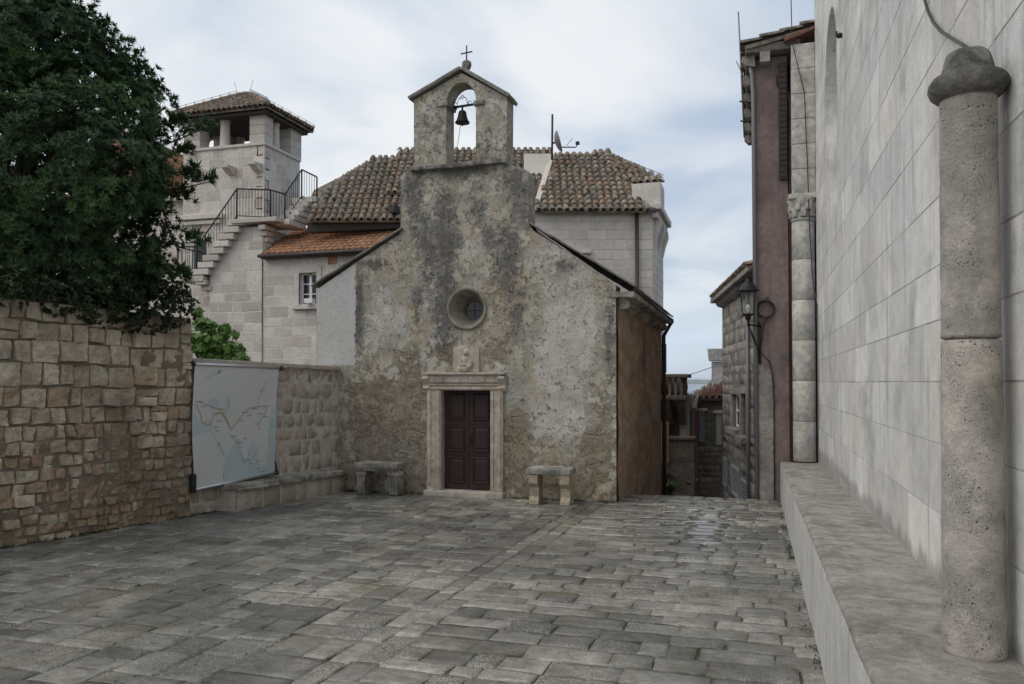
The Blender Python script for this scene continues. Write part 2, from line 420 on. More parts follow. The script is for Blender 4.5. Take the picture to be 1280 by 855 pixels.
def leafmat(name, a, b2, rough=.42, trans=.15):
    m, g, bs = mat(name); t1, t2, t3 = g.attr('tone')
    col = g.mix(t1, a, b2); g.set(bs.inputs['Base Color'], col); bs.inputs['Roughness'].default_value = rough
    bs.inputs['Specular IOR Level'].default_value = .35
    tr = g.n('ShaderNodeBsdfTranslucent', {'Color': g.mix(1., col, (1.1, 1.5, .5), 'MULTIPLY')})
    mx = g.n('ShaderNodeMixShader', {0: trans, 1: bs.outputs[0], 2: tr.outputs[0]})
    g.nt.links.new(mx.outputs[0], g.nt.nodes['Material Output'].inputs[0]); return m
M_leaf = leafmat('pittosporum_leaf', (.020, .045, .018), (.085, .16, .05), .55)
M_ivy = leafmat('ivy_leaf', (.022, .036, .014), (.06, .08, .03))
M_vine = leafmat('vine_leaf', (.07, .155, .025), (.14, .235, .05), .5, .35)
M_moss = leafmat('moss_and_weeds', (.035, .045, .015), (.07, .08, .03), .8, .1)

# facade plaster: tone r = black lichen, g = exposed brown rubble, b = smooth repair plaster
m, g, bs = mat('weathered_plaster'); p = g.pos(); t1, t2, t3 = g.attr('tone')
n_a = g.noise(p, 2.2, 9, .66, .4); n_b = g.noise(p, 6.5, 10, .7, .25); n_c = g.noise(p, 24, 8, .75); n_d = g.ns(p, 70, 4, .75); n_e = g.noise(p, 1.1, 8, .65, .5); n_f = g.noise(p, 13, 9, .72, .3)
col = g.mix(g.rng(n_e, .38, .62), (.42, .385, .315), (.56, .525, .45))
col = g.mix(g.m('MULTIPLY', g.rng(g.noise(g.scl(p, (1, 1, .6)), 1.9, 6, .65), .48, .66), .72), col, (.50, .395, .265))      # ochre ground coat
crumb = g.rng(g.add(g.m('MULTIPLY', n_a, .45), g.m('MULTIPLY', n_b, .55)), .485, .515)                                   # skin coat lost
lightm = g.rng(g.m('MULTIPLY', t1, -1.), -.05, .6)
crumb = g.m('MULTIPLY', crumb, g.m('SUBTRACT', 1., g.m('MULTIPLY', lightm, .55)))
col = g.mix(g.m('MULTIPLY', crumb, .42), col, (.30, .265, .21))
chalk = g.rng(g.add(g.m('MULTIPLY', n_f, .5), g.m('MULTIPLY', n_e, .5), g.m('MULTIPLY', lightm, .16)), .53, .6)
col = g.mix(g.m('MULTIPLY', chalk, .65), col, (.62, .60, .56))
col = g.mix(g.m('MULTIPLY', g.rng(g.add(g.m('MULTIPLY', n_a, .5), g.m('MULTIPLY', n_f, .5)), .49, .6), .5), col, (.40, .375, .33))
col = g.mix(g.m('MULTIPLY', g.rng(g.noise(p, 4.2, 9, .7, .6), .52, .62), .4), col, (.34, .335, .32))
hole = g.rng(g.add(g.m('MULTIPLY', n_f, .6), g.m('MULTIPLY', n_c, .4)), .555, .59)
col = g.mix(g.m('MULTIPLY', hole, .5), col, (.17, .15, .125))
wv = g.n('ShaderNodeMix', {0: .16, 4: g.scl(p, (1, 1, 1.7)), 5: g.n('ShaderNodeTexNoise', {'Vector': p, 'Scale': 5., 'Detail': 5.}).outputs[1]}, data_type='VECTOR').outputs[1]
vst = g.vor(wv, 4.6, 'DISTANCE_TO_EDGE').outputs['Distance']; vcell = g.n('ShaderNodeSeparateColor', {0: g.vor(wv, 4.6).outputs['Color']}).outputs[0]
edge = g.m('MULTIPLY', g.rng(vst, .0, .07, 1., 0.), g.rng(n_a, .42, .6))
rub = g.mix(g.m('MULTIPLY', edge, .38), g.mix(vcell, g.mix(n_b, (.17, .13, .085), (.34, .27, .185)), g.mix(n_b, (.25, .21, .15), (.42, .36, .28))), (.10, .08, .058))
rubm = g.rng(g.add(t2, g.m('MULTIPLY', g.m('SUBTRACT', n_b, .5), 2.2), g.m('MULTIPLY', g.m('SUBTRACT', n_a, .5), 1.4)), .32, .6)
col = g.mix(g.m('MULTIPLY', rubm, .8), col, rub)
vs_ = g.ns(g.scl(p, (5, 5, .5)), 1.5, 8, .72)
lich = g.rng(g.add(t1, g.m('MULTIPLY', g.m('SUBTRACT', n_b, .5), 1.9), g.m('MULTIPLY', g.m('SUBTRACT', n_c, .5), 1.5), g.m('MULTIPLY', g.m('SUBTRACT', n_e, .5), 1.4), g.m('MULTIPLY', g.m('SUBTRACT', vs_, .5), .35)), .12, 1.05)
col = g.mix(g.m('MULTIPLY', lich, .8), col, (.105, .105, .103))
spec = g.rng(n_c, .61, .68)
col = g.mix(g.m('MULTIPLY', spec, .5), col, (.13, .12, .105))
rep = g.rng(g.add(t3, g.m('MULTIPLY', g.m('SUBTRACT', n_b, .5), .35)), .45, .55)
col = g.mix(rep, col, g.mix(n_a, (.47, .47, .455), (.62, .62, .59)))
col = g.mix(1., col, g.mix(n_d, (.76, .76, .76), (1.24, 1.24, 1.24)), 'MULTIPLY')
g.set(bs.inputs['Base Color'], col); bs.inputs['Roughness'].default_value = .92; bs.inputs['Specular IOR Level'].default_value = .2
h = g.add(g.m('MULTIPLY', n_b, .9), g.m('MULTIPLY', n_c, .6), g.m('MULTIPLY', crumb, -.35), g.m('MULTIPLY', chalk, .2), g.m('MULTIPLY', hole, -.5), g.m('MULTIPLY', spec, -.3), g.m('MULTIPLY', g.m('MULTIPLY', edge, rubm), -.5))
h = g.m('MULTIPLY', h, g.m('SUBTRACT', 1., g.m('MULTIPLY', rep, .75)))
g.set(bs.inputs['Normal'], g.bump(h, .026)); M_facade = m

# chapel side wall: rust-brown rendering with vertical black runs
m, g, bs = mat('brown_streaked_render'); p = g.pos()
sn = g.noise(g.scl(p, (1, .5, 1)), 1.5, 9, .7, .5); s2 = g.noise(g.scl(p, (1, .4, .22)), 1.9, 9, .72, .4); s3 = g.ns(g.scl(p, (1, .35, 1)), 5, 9, .74); s4 = g.noise(g.scl(p, (1, .4, .6)), 3, 8, .7)
col = g.mix(g.rng(sn, .36, .64), (.30, .195, .12), (.47, .335, .225)); col = g.mix(g.m('MULTIPLY', g.rng(s4, .5, .64), .6), col, (.36, .33, .285))
col = g.mix(1., col, g.mix(s3, (.66,)*3, (1.34,)*3), 'MULTIPLY'); col = g.mix(g.m('MULTIPLY', g.rng(s2, .54, .66), .85), col, (.08, .07, .06))
g.set(bs.inputs['Base Color'], col); bs.inputs['Roughness'].default_value = .92; g.set(bs.inputs['Normal'], g.bump(g.add(s3, g.noise(p, 20, 7, .7)), .02)); M_side = m

# wooden door
m, g, bs = mat('dark_painted_wood'); p = g.pos(); sn = g.noise(g.scl(p, (30, 30, 1.5)), 1., 5, .6)
g.set(bs.inputs['Base Color'], g.mix(sn, (.028, .013, .013), (.045, .020, .019))); bs.inputs['Roughness'].default_value = .6
g.set(bs.inputs['Normal'], g.bump(sn, .002)); M_wood_door = m

# paving: limestone flags, hammered, partly wet
m, g, bs = mat('worn_paving'); p = g.pos(); t1, t2, t3 = g.attr('tone')
col = g.mix(t1, (.14, .136, .124), (.33, .318, .285))
f = g.ns(p, 5, 9, .72, .3); fine = g.ns(p, 42, 6, .78); big = g.noise(p, .55, 5, .6); mid = g.ns(p, 17, 8, .75)
col = g.mix(1., col, g.mix(f, (.62, .62, .62), (1.38, 1.37, 1.35)), 'MULTIPLY')
col = g.mix(1., col, g.mix(mid, (.66, .66, .66), (1.34, 1.34, 1.34)), 'MULTIPLY')
wp = g.n('ShaderNodeMix', {0: .03, 4: p, 5: g.n('ShaderNodeTexNoise', {'Vector': p, 'Scale': 14.}).outputs[1]}, data_type='VECTOR').outputs[1]
v = g.vor(g.scl(wp, (1, 1, .2)), 58).outputs['Distance']
peck = g.m('MULTIPLY', g.rng(v, .25, .5, 1., 0.), g.rng(g.add(g.m('MULTIPLY', t2, .55), g.m('MULTIPLY', f, .45)), .3, .62))
col = g.mix(g.m('MULTIPLY', peck, .7), col, (.46, .44, .39))
col = g.mix(g.m('MULTIPLY', g.rng(fine, .55, .95), .65), col, (.045, .042, .036))
col = g.mix(g.m('MULTIPLY', g.rng(g.noise(p, 1.3, 8, .68), .5, .66), .5), col, (.115, .105, .06))
col = g.mix(1., col, g.mix(g.rng(big, .35, .65), (.68, .69, .71), (1.22, 1.2, 1.15)), 'MULTIPLY')
g.set(bs.inputs['Base Color'], col)
pud = pG(880, 652)
dd = g.n('ShaderNodeVectorMath', {0: g.n('ShaderNodeVectorMath', {0: p, 1: pud}, operation='SUBTRACT').outputs[0], 1: (1.1, .42, 0)}, operation='MULTIPLY').outputs[0]
dl = g.n('ShaderNodeVectorMath', {0: dd}, operation='LENGTH').outputs['Value']
lane = g.rng(g.n('ShaderNodeSeparateXYZ', {0: p}).outputs[0], -6., -1.6, .03, .115)
wet = g.rng(g.add(lane, g.noise(p, .8, 8, .66), g.m('MULTIPLY', t3, .12), g.m('MULTIPLY', g.rng(dl, .2, 1.2, 1., 0.), .3)), .47, .66)
film = g.rng(g.add(g.m('MULTIPLY', g.rng(dl, .1, 1.5, 1., 0.), .55), g.m('MULTIPLY', g.m('SUBTRACT', g.noise(g.scl(p, (1, .6, 1)), 2.6, 8, .7), .5), 1.3), g.m('MULTIPLY', t3, .1)), .26, .42)
wet = g.m('MAXIMUM', wet, film)
g.set(bs.inputs['Roughness'], g.m('ADD', g.m('MULTIPLY', film, -.04), g.m('ADD', g.m('MULTIPLY', wet, -.56), g.add(.62, g.m('MULTIPLY', fine, .14)))))
bs.inputs['Specular IOR Level'].default_value = .5
hh = g.add(f, g.m('MULTIPLY', peck, .6), g.m('MULTIPLY', fine, .4), g.m('MULTIPLY', mid, .7))
g.set(bs.inputs['Normal'], g.bump(g.m('MULTIPLY', hh, g.m('SUBTRACT', 1., g.m('MAXIMUM', g.m('MULTIPLY', wet, .82), g.m('MULTIPLY', film, .95)))), .014)); M_pave = m
M_dirt = stone('joint_dirt', (.10, .095, .072), (.065, .063, .045), dirt=(.062, .075, .028), damt=.7, dscale=3, bump=.01)
M_earth = stone('earth', (.09, .085, .06), (.07, .07, .05), bump=.02)

m, g, bs = mat('sea_water'); p = g.pos(); bs.inputs['Base Color'].default_value = (.05, .11, .17, 1); bs.inputs['Roughness'].default_value = .25
g.set(bs.inputs['Normal'], g.bump(g.noise(g.scl(p, (1, 1, 1)), .12, 5, .6), .6)); M_sea = m
m, g, bs = mat('island_scrub'); p = g.pos()
g.set(bs.inputs['Base Color'], g.mix(g.noise(p, .02, 5), (.10, .14, .13), (.16, .19, .18))); bs.inputs['Roughness'].default_value = 1; M_isl = m

# ------------------------------------------------------------------ terrain, sea, island
XW = .97                       # church wall plane
mb = MB()
xs = [-400, -120, -60, -30, -9, -2.6, -.9, .4, 1.2, 8, 40, 120, 400]
ys = [-300, -60, -10, 0, 6, 13.8, 14.4, 17, 20, 24, 28, 34, 50, 90, 160]
def terr(x, y):
    z = gz(y)-.25
    if y > 13.9: z = -.49-(min(y, 28)-13.9)*.2
    if y > 28: z -= (y-28)*.12
    if x < -9.0: z += 0.
    return z
vs = [(x, y, terr(x, y)) for y in ys for x in xs]; n = len(xs)
mb.add(vs, [(j*n+i, j*n+i+1, (j+1)*n+i+1, (j+1)*n+i) for j in range(len(ys)-1) for i in range(n-1)])
struct(mb.build('ground', M_earth))
mb = MB(); mb.add([(-15000, 40, -9), (15000, 40, -9), (15000, 26000, -9), (-15000, 26000, -9)], [(0, 1, 2, 3)]); struct(mb.build('sea', M_sea))
mb = MB(); vs = []; fs = []; nx, ny = 60, 6
for j in range(ny+1):
    for i in range(nx+1):
        u = i/nx; x = -1100+2000*u; y = 5200+j*160
        h = 48*math.sin(math.pi*min(1, max(0, u)))**.8*(.75+.5*noise.noise(V((u*7, 3.1, 0)))+.2*noise.noise(V((u*25, j*.6, 0))))*math.sin(math.pi*(j/ny)*.95+.05)
        vs.append((x, y, -9.5+max(0, h)))
mb.add(vs, [(j*(nx+1)+i, j*(nx+1)+i+1, (j+1)*(nx+1)+i+1, (j+1)*(nx+1)+i) for j in range(ny) for i in range(nx)], None, True)
struct(mb.build('hill', M_isl))

# sea haze: one thin even box of air round everything
hm = bpy.data.materials.new('haze_air'); hm.use_nodes = True; hn = hm.node_tree; hn.nodes.remove(hn.nodes['Principled BSDF'])
pv = hn.nodes.new('ShaderNodeVolumePrincipled'); pv.inputs['Color'].default_value = (.93, .96, 1, 1); pv.inputs['Density'].default_value = 8e-5; pv.inputs['Anisotropy'].default_value = .2
hn.links.new(pv.outputs[0], hn.nodes['Material Output'].inputs['Volume'])
mb = MB(); mb.box((-16000, -310, -32), (16000, 27000, 60)); tag(mb.build('haze', hm), 'thin pale sea haze filling the air', 'haze', kind='stuff')

# ------------------------------------------------------------------ paving
YEND = 13.95
def wallX(Y): return -7.55+.137*(Y-9.41)
mb = MB(); UX, UY, UZ = V((1, 0, 0)), V((0, 1, -SL)), V((0, 0, 1))
def flag(u0, u1, v0, v1, g_=6, rel=.004):
    block(mb, V((0, 0, 0)), UX, UY, UZ, u0+.003, u1-.003, v0+.003, v1-.003, .009+rnd.uniform(-.005, .006), .006, .012, rel*1.3, g_+2, .002, .4)
def carve(x0, x1, y0, y1):                                   # left field: uneven flags of mixed size and direction
    w_, l_ = x1-x0, y1-y0
    lim = rnd.uniform(.34, .72); thin = rnd.uniform(.26, .46)
    if max(w_, l_) <= lim and min(w_, l_) <= thin or max(w_, l_) < .36: flag(x0, x1, y0, y1, 6, .004); return
    k = rnd.uniform(.34, .66)
    if (w_ > l_*1.05) if rnd.random() < .85 else (w_ > .4): m_ = x0+w_*k; carve(x0, m_, y0, y1); carve(m_, x1, y0, y1)
    elif l_ > .2: m_ = y0+l_*k; carve(x0, x1, y0, m_); carve(x0, x1, m_, y1)
    else: flag(x0, x1, y0, y1, 6, .004)
x = -9.2
while x < -2.63:                                             # broad lanes first, as the flags roughly line up with the chapel
    wd = rnd.uniform(.9, 1.7)
    if -2.62-x-wd < .8: wd = -2.62-x
    y = -2.0
    while y < 13.0:
        L = rnd.uniform(.8, 2.0); carve(x, x+wd, y, min(13.1, y+L)); y += L
    x += wd
x0s = -2.62; y = -2                                           # narrow drain strip
while y < YEND:
    L = rnd.uniform(.25, .6); flag(x0s, x0s+.17, y, y+L, 5, .003); y += L
y = -2
while y < YEND:
    L = rnd.uniform(.25, .6); flag(x0s+.17, x0s+.36, y, y+L, 5, .003); y += L
y = -2.0                                                      # right lane: courses across the street
while y < YEND-.02:
    rh = rnd.uniform(.17, .29)
    if YEND-y-rh < .2: rh = YEND-y
    x = -2.26
    while x < .45:
        L = rnd.uniform(.18, .58)
        flag(x, min(x+L, .46), y, y+rh, 5, .004); x += L
    y += rh
pav = struct(mb.build('pavement', M_pave))
mb = MB(); mb.hexa([V((-9.3, -2.2, gz(-2.2)-.003)), V((.5, -2.2, gz(-2.2)-.003)), V((.5, YEND, gz(YEND)-.003)), V((-9.3, YEND, gz(YEND)-.003))], (0, 0, -.3))
struct(mb.build('pavement_bed', M_dirt))
mb = MB()
for k in range(24):                                           # steps going down the alley
    z = gz(YEND)-.16*k-.14; y0 = YEND+.005+k*.62
    mb.rough(((-.95), y0+.32, z-.12), (1.2, .33, .12), bev=.015, cut=2, amp=.004)
struct(mb.build('steps', M_pave))

# ------------------------------------------------------------------ chapel
YF = 12.8
def fx(px, py): q = pY(px, py, YF); return (q.x, q.z)
ch = empty('chapel', (-4.6, YF, gz(YF)), 'small weathered stone chapel with a dark double door and a bell gable on top', 'chapel')
XR = fx(770, 500)[0]; XLw = fx(396, 400)[0]
out = [(XLw, -.6), (XR, -.6), (XR, fx(770, 356)[1])]
out += [fx(*q) for q in [(720, 322), (666, 287.5), (660, 277), (660.5, 230), (660, 214), (648, 208), (634, 205), (517, 208), (508, 214), (500.5, 220), (500.5, 280), (500, 292), (447, 327), (396, 362)]]
door = [fx(553, 488), fx(615, 488)]; dX0, dX1, dZ1 = door[0][0], door[1][0], door[0][1]; dZ0 = fx(584, 613)[1]
dhole = [(dX0, dZ0), (dX1, dZ0), (dX1, dZ1), (dX0, dZ1)]
oc = fx(584, 386); orad = .325
ohole = [(oc[0]+orad*1.03*math.cos(a*math.tau/40), oc[1]+orad*math.sin(a*math.tau/40)) for a in range(40)]
ov, of = sheet(out, [dhole, ohole], .045)
def blob(px, py, rx, ry):
    c = fx(px, py); s_ = 13.4/FOC; return (c[0], c[1], rx*s_, ry*s_)
LICH = [blob(*q) for q in [(518, 240, 14, 45), (531, 305, 20, 50), (556, 290, 22, 70), (556, 380, 16, 55), (645, 235, 20, 36), (633, 325, 22, 60), (646, 385, 17, 55), (655, 250, 8, 40),
        (577, 215, 50, 10), (520, 380, 8, 30), (449, 385, 8, 55), (762, 420, 9, 60), (700, 330, 20, 10), (600, 260, 14, 30), (470, 330, 20, 8), (612, 300, 14, 25)]]
RUB = [blob(*q) for q in [(470, 540, 40, 70), (510, 500, 26, 60), (440, 600, 30, 30), (520, 600, 20, 40), (690, 605, 80, 22), (750, 560, 22, 60), (650, 560, 20, 40), (560, 440, 30, 14), (470, 490, 40, 20), (620, 440, 16, 14)]]
LITE = [blob(*q) for q in [(690, 440, 60, 70), (600, 315, 16, 26), (520, 330, 10, 30), (640, 470, 20, 50), (480, 380, 20, 40), (615, 250, 14, 40), (535, 250, 8, 20), (735, 400, 25, 60), (700, 520, 60, 30), (680, 350, 20, 40), (510, 400, 25, 30)]]
def soft(lst, x, z):
    s_ = 0
    for (cx, cz, rx, rz) in lst:
        d = ((x-cx)/rx)**2+((z-cz)/rz)**2
        if d < 6: s_ = max(s_, math.exp(-d*.7))
    return s_
xrep = fx(444, 400)[0]
mb = MB(); vt = []
xs0, zs0 = [p[0] for p in out], [p[1] for p in out]
def edge_d(x, z): return min(abs(x-XR), 9)
for q in ov:
    x, z = q.x, q.y; pt = V((x, 0, z))
    rep = 1. if (x < xrep+.05*noise.noise(V((0, 0, z*3))) and z > fx(440, 456)[1]) else 0.
    rb = soft(RUB, x, z); lc = soft(LICH, x, z)*1.15-.5*soft(LITE, x, z)
    d = (noise.noise(pt*1.1)*.022+noise.noise(pt*3.2)*.014+noise.noise(pt*8)*.007*(1+rb*1.6))*(1-.8*rep)
    nd = min(math.hypot(x-oc[0], z-oc[1])-orad, 1)
    near = min(1, max(0, nd/.1)) if nd < .1 else 1
    if dX0-.1 < x < dX1+.1 and z < dZ1+.1: near = 0
    mb.v.append(V((x, YF-d*near, z))); vt.append((lc, rb, rep))
for f_ in of: mb.f.append(list(f_)[::-1] if False else list(f_)); mb.t.append((0, 0, 0)); mb.s.append(True)
# oculus funnel is its own part; edge return of the sheet (thickness) along the outline
oc_out = densify(out, .045)
o0 = len(mb.v)
for (x, z) in oc_out:
    mb.v.append(V((x, YF, z))); vt.append((.3, .2, 0)); mb.v.append(V((x, YF+.45, z))); vt.append((.3, .2, 0))
L = len(oc_out)
for i in range(L):
    a, b_ = o0+2*i, o0+2*((i+1) % L); mb.f.append([a, b_, b_+1, a+1]); mb.t.append((0, 0, 0)); mb.s.append(False)
# door reveal in the thickness
for (p0, p1) in ((dhole[1], dhole[2]), (dhole[2], dhole[3]), (dhole[3], dhole[0])):
    o0 = len(mb.v); mb.v += [V((p0[0], YF, p0[1])), V((p1[0], YF, p1[1])), V((p1[0], YF+.4, p1[1])), V((p0[0], YF+.4, p0[1]))]; vt += [(0, .4, 0)]*4
    mb.f.append([o0, o0+1, o0+2, o0+3]); mb.t.append((0, 0, 0)); mb.s.append(False)
mb.build('facade_wall', M_facade, ch, vt)

# bell gable: outline with arched opening, thickness .36
gz0 = fx(577, 207)[1]; YB0, YB1 = YF-.005, YF+.36
def arch_hole(pxl, pxr, pyb, pys, pyt):
    l = fx(pxl, pyb); r_ = fx(pxr, pyb); zs_ = fx((pxl+pxr)/2, pys)[1]; zt = fx((pxl+pxr)/2, pyt)[1]; cx = (l[0]+r_[0])/2; ra = (r_[0]-l[0])/2
    return [(l[0], gz0-.0), (r_[0], gz0-.0), (r_[0], zs_)]+[(cx+ra*math.cos(a), zs_+(zt-zs_)*math.sin(a)) for a in [math.pi*k/20 for k in range(1, 20)]]+[(l[0], zs_)]
ah = arch_hole(558, 595, 205, 128, 103)
bo = [fx(517.5, 207), (ah[0][0], gz0), *ah[::-1][:-1][0:0]]
bl = [fx(517.5, 207)[0], fx(633.5, 207)[0]]
# U-shaped outline: left foot, up around the arch, right foot, gable
bo = [(bl[0], gz0), (ah[0][0], gz0)]+ah[2:][::-1]+[(ah[1][0], gz0), (bl[1], gz0), (fx(634, 121.5)[0], fx(634, 121.5)[1]), fx(577, 91), fx(517.5, 125)]
ov, of = sheet(bo, [], .05)
mb = MB(); vt = []; nv = len(ov)
for side in (0, 1):
    for q in ov:
        pt = V((q.x, 3*side, q.y)); d = noise.noise(pt*2)*.014+noise.noise(pt*7)*.007
        mb.v.append(V((q.x, (YB0-d) if side == 0 else YB1+d, q.y)))
        lcv = .42*max(0, noise.noise(V((q.x*2.2, 0, q.y*1.4)))+.25)+.35*(q.y < gz0+.35)*max(0, .6+noise.noise(V((q.x*3, 5, q.y))))
        vt.append((lcv+.12, .1, 0))
for f_ in of:
    mb.f.append(list(f_)); mb.f.append([i+nv for i in f_][::-1]); mb.t += [(0, 0, 0)]*2; mb.s += [True]*2
bd = densify(bo, .05); o0 = len(mb.v); L = len(bd)
for (x, z) in bd: mb.v += [V((x, YB0, z)), V((x, YB1, z))]; vt += [(.25, .15, 0)]*2
for i in range(L):
    a, b_ = o0+2*i, o0+2*((i+1) % L); mb.f.append([a, b_, b_+1, a+1]); mb.t.append((0, 0, 0)); mb.s.append(False)
bg_ = mb.build('bell_gable', M_facade, ch, vt)
mb = MB()                                                   # ledge under the bell gable and imposts
a, b_ = fx(515, 208), fx(635, 204)
mb.rough(((a[0]+b_[0])/2-.28, YF-.02, gz0-.01), ((b_[0]-a[0])/2-.28, .09, .035), bev=.012, cut=5, amp=.008)
mb.rough(((a[0]+b_[0])/2+.56, YF-.025, gz0), ((b_[0]-a[0])/2-.56, .09, .037), bev=.012, cut=5, amp=.008)
mb.build('ledge', M_capstone, ch)
for (pa, pb, py) in ((546, 561, 131.5), (592.5, 606, 129.5)):
    mb = MB(); a, b_ = fx(pa, py), fx(pb, py); mb.rough(((a[0]+b_[0])/2, YF+.16, a[1]), ((b_[0]-a[0])/2, .2, .04), bev=.01, cut=2, amp=.004); mb.build('impost', M_capstone, ch)
mb = MB()                                                   # stone coping slabs on the gable
for (A, B) in ((fx(513, 125.5), fx(577.5, 87.5)), (fx(637, 122), fx(577, 87.5))):
    q = [V((A[0], YB0-.07, A[1])), V((B[0], YB0-.07, B[1])), V((B[0], YB1+.07, B[1])), V((A[0], YB1+.07, A[1]))]
    n_ = (q[1]-q[0]).cross(q[3]-q[0]).normalized(); n_ = n_ if n_.z > 0 else -n_
    c = sum(q, V())/4; u = (q[1]-q[0]); hl = u.length/2; u.normalize(); v_ = V((0, 1, 0))
    mb.rough(c+n_*.02, (hl, .26, .03), (u, v_, u.cross(v_)), bev=.01, cut=5, amp=.007)
mb.build('gable_coping', M_slab, ch)
mb = MB(); c = V((fx(579, 85)[0], YF+.17, fx(579, 88)[1]))
mb.lathe(c, [(.05, 0), (.055, .05), (.045, .06), (.07, .1), (.085, .15), (.08, .2), (.05, .225), (.02, .235)], 14, amp=.004)
fi = mb.build('finial', M_capstone, ch)
mb = MB(); z0 = c.z+.22; zt = fx(579, 52)[1]; mb.tube([(c.x, c.y, z0), (c.x, c.y, zt)], .012); zc = fx(579, 61)[1]; mb.tube([(c.x-.105, c.y, zc-.008), (c.x+.105, c.y, zc+.008)], .012)
mb.build('cross', M_iron, fi)

# roof of the chapel: stone-slab slopes and a projecting eave on corbels to the right
mb = MB(); YE = 19.0
A = fx(664, 284); zE = fx(789, 362)[1]; XE = XR+.27
ridx = (XLw+XR)/2
def slope_slabs(x0, z0, x1, z1, y0, y1, th=.03):
    n = 5; m_ = 12
    for i in range(n):
        for j in range(m_):
            a, b2 = i/n, (i+1)/n+.04; xa, za, xb, zb = x0+(x1-x0)*a, z0+(z1-z0)*a, x0+(x1-x0)*b2, z0+(z1-z0)*b2
            ya, yb = y0+(y1-y0)*j/m_, y0+(y1-y0)*(j+1)/m_-.01
            u = V((xb-xa, 0, zb-za)); L_ = u.length; u.normalize(); v_ = V((0, 1, 0)); w_ = u.cross(v_)
            w_ = w_ if w_.z > 0 else -w_
            mb.rough(V(((xa+xb)/2, (ya+yb)/2, (za+zb)/2))+w_*(th*.5+.012*(n-i)*.6), (L_/2, (yb-ya)/2, th*.5), (u, v_, u.cross(v_)), bev=.008, cut=2, amp=.008)
Bl = fx(395, 361)
slope_slabs(XE+.02, zE, A[0]+.02, A[1]+.02, YF-.06, YE)
Al = fx(500, 291)
slope_slabs(Bl[0]-.05, Bl[1], Al[0], Al[1]+.02, YF-.06, YE)
# upper slopes meeting at the ridge behind the raised front
zr = A[1]+1.0
q = [V((A[0], YF+.46, A[1])), V((ridx, YF+.46, zr)), V((Al[0], YF+.46, Al[1]))]
mb.poly(q, (0, YE-YF-.5, 0))
mb.build('roof', M_slab, ch)
mb = MB(); mb.box((XR-.3, YF+.452, -4.0), (XR-.004, YE, zE+.02)); mb.box((XR-.3, YF+.004, -4.), (XR-.004, YF+.452, -.602))
mb.hexa([V((XLw, YF+.452, -.6)), V((XLw+.3, YF+.452, -.6)), V((XLw+.3, YE, -.6)), V((XLw, YE, -.6))], (0, 0, Bl[1]+.55))
mb.box((XLw, YE-.3, -4), (XR-.31, YE-.002, zE))
mb.build('side_wall', M_side, ch)
# visible skin of the side wall, on the alley
mb = MB(); vs = []; ny_, nz_ = 110, 90
for j in range(nz_+1):
    for i in range(ny_+1):
        y = YF+.03+(YE-YF-.03)*i/ny_; z = -1.6+(zE-.02+1.6)*j/nz_; q = V((XR, y, z))
        vs.append(q+V((.03+.022*noise.noise(q*1.4)+.014*noise.noise(q*4)+.008*noise.noise(q*11), 0, 0)))
mb.add(vs, [(j*(ny_+1)+i, j*(ny_+1)+i+1, (j+1)*(ny_+1)+i+1, (j+1)*(ny_+1)+i) for j in range(nz_) for i in range(ny_)], None, True)
mb.build('alley_side_render', M_side, ch)
mb = MB(); mb.rough(((XR+XE)/2-.02, (YF+YE)/2-.02, zE-.075), ((XE-XR)/2+.05, (YE-YF)/2+.02, .045), bev=.012, cut=6, amp=.006)
mb.build('eave_cornice', M_bench, ch)
for k in range(7):
    mb = MB(); y = YF+.12+k*.95
    prof = [(0, -.11), (.10, -.11), (.2, -.15), (.235, -.215), (.2, -.275), (.11, -.3), (0, -.31)]
    mb.poly([V((XR-.02+a, y, zE+b_)) for a, b_ in prof], (0, .16, 0)); mb.build('corbel', M_bench, ch)
mb = MB(); mb.tube([(XE+.03, YF+.05, zE+.0), (XE+.03, YE+.05, zE-.03)], .03, 8); mb.build('gutter', M_brownpipe, ch)
mb = MB(); mb.tube([(XE+.03, YE-.05, zE-.05), (XR+.1, YE-.05, zE-.4), (XR+.1, YE-.05, -4)], .05, 8); mb.build('downpipe', M_brownpipe, ch)

# oculus
mb = MB(); AXo = (V((1, 0, 0)), V((0, 0, 1)), V((0, 1, 0)))
mb_c = V((oc[0], YF, oc[1]))
prof = [(orad*1.1, .03), (orad*1.1, -.03), (orad*1.06, -.045), (orad*.99, -.035), (orad*.93, .0), (orad*.78, .12), (orad*.6, .25), (.155, .36), (.15, .4)]
n = 40; vs = []; fs = []
for r_, d in prof:
    for k in range(n): a = math.tau*k/n; q = mb_c+V((r_*math.cos(a), d, r_*math.sin(a))); vs.append(q+noise.noise_vector(q*8)*.006)
for i in range(len(prof)-1):
    for k in range(n): fs.append((i*n+k, i*n+(k+1) % n, (i+1)*n+(k+1) % n, (i+1)*n+k))
mb.add(vs, fs, None, True)
ow = mb.build('round_window', M_oculus, ch)
mb = MB(); n = 28
mb.add([mb_c+V((.16*math.cos(a*math.tau/n), .385, .16*math.sin(a*math.tau/n))) for a in range(n)], [tuple(range(n))]); mb.build('pane', M_glass, ow)
mb = MB(); c = mb_c+V((0, .37, 0)); mb.tube([c+V((-.15, 0, 0)), c+V((.15, 0, 0))], .0035); mb.tube([c+V((0, -.003, -.15)), c+V((0, -.003, .15))], .0035); mb.build('bars', M_iron, ow)

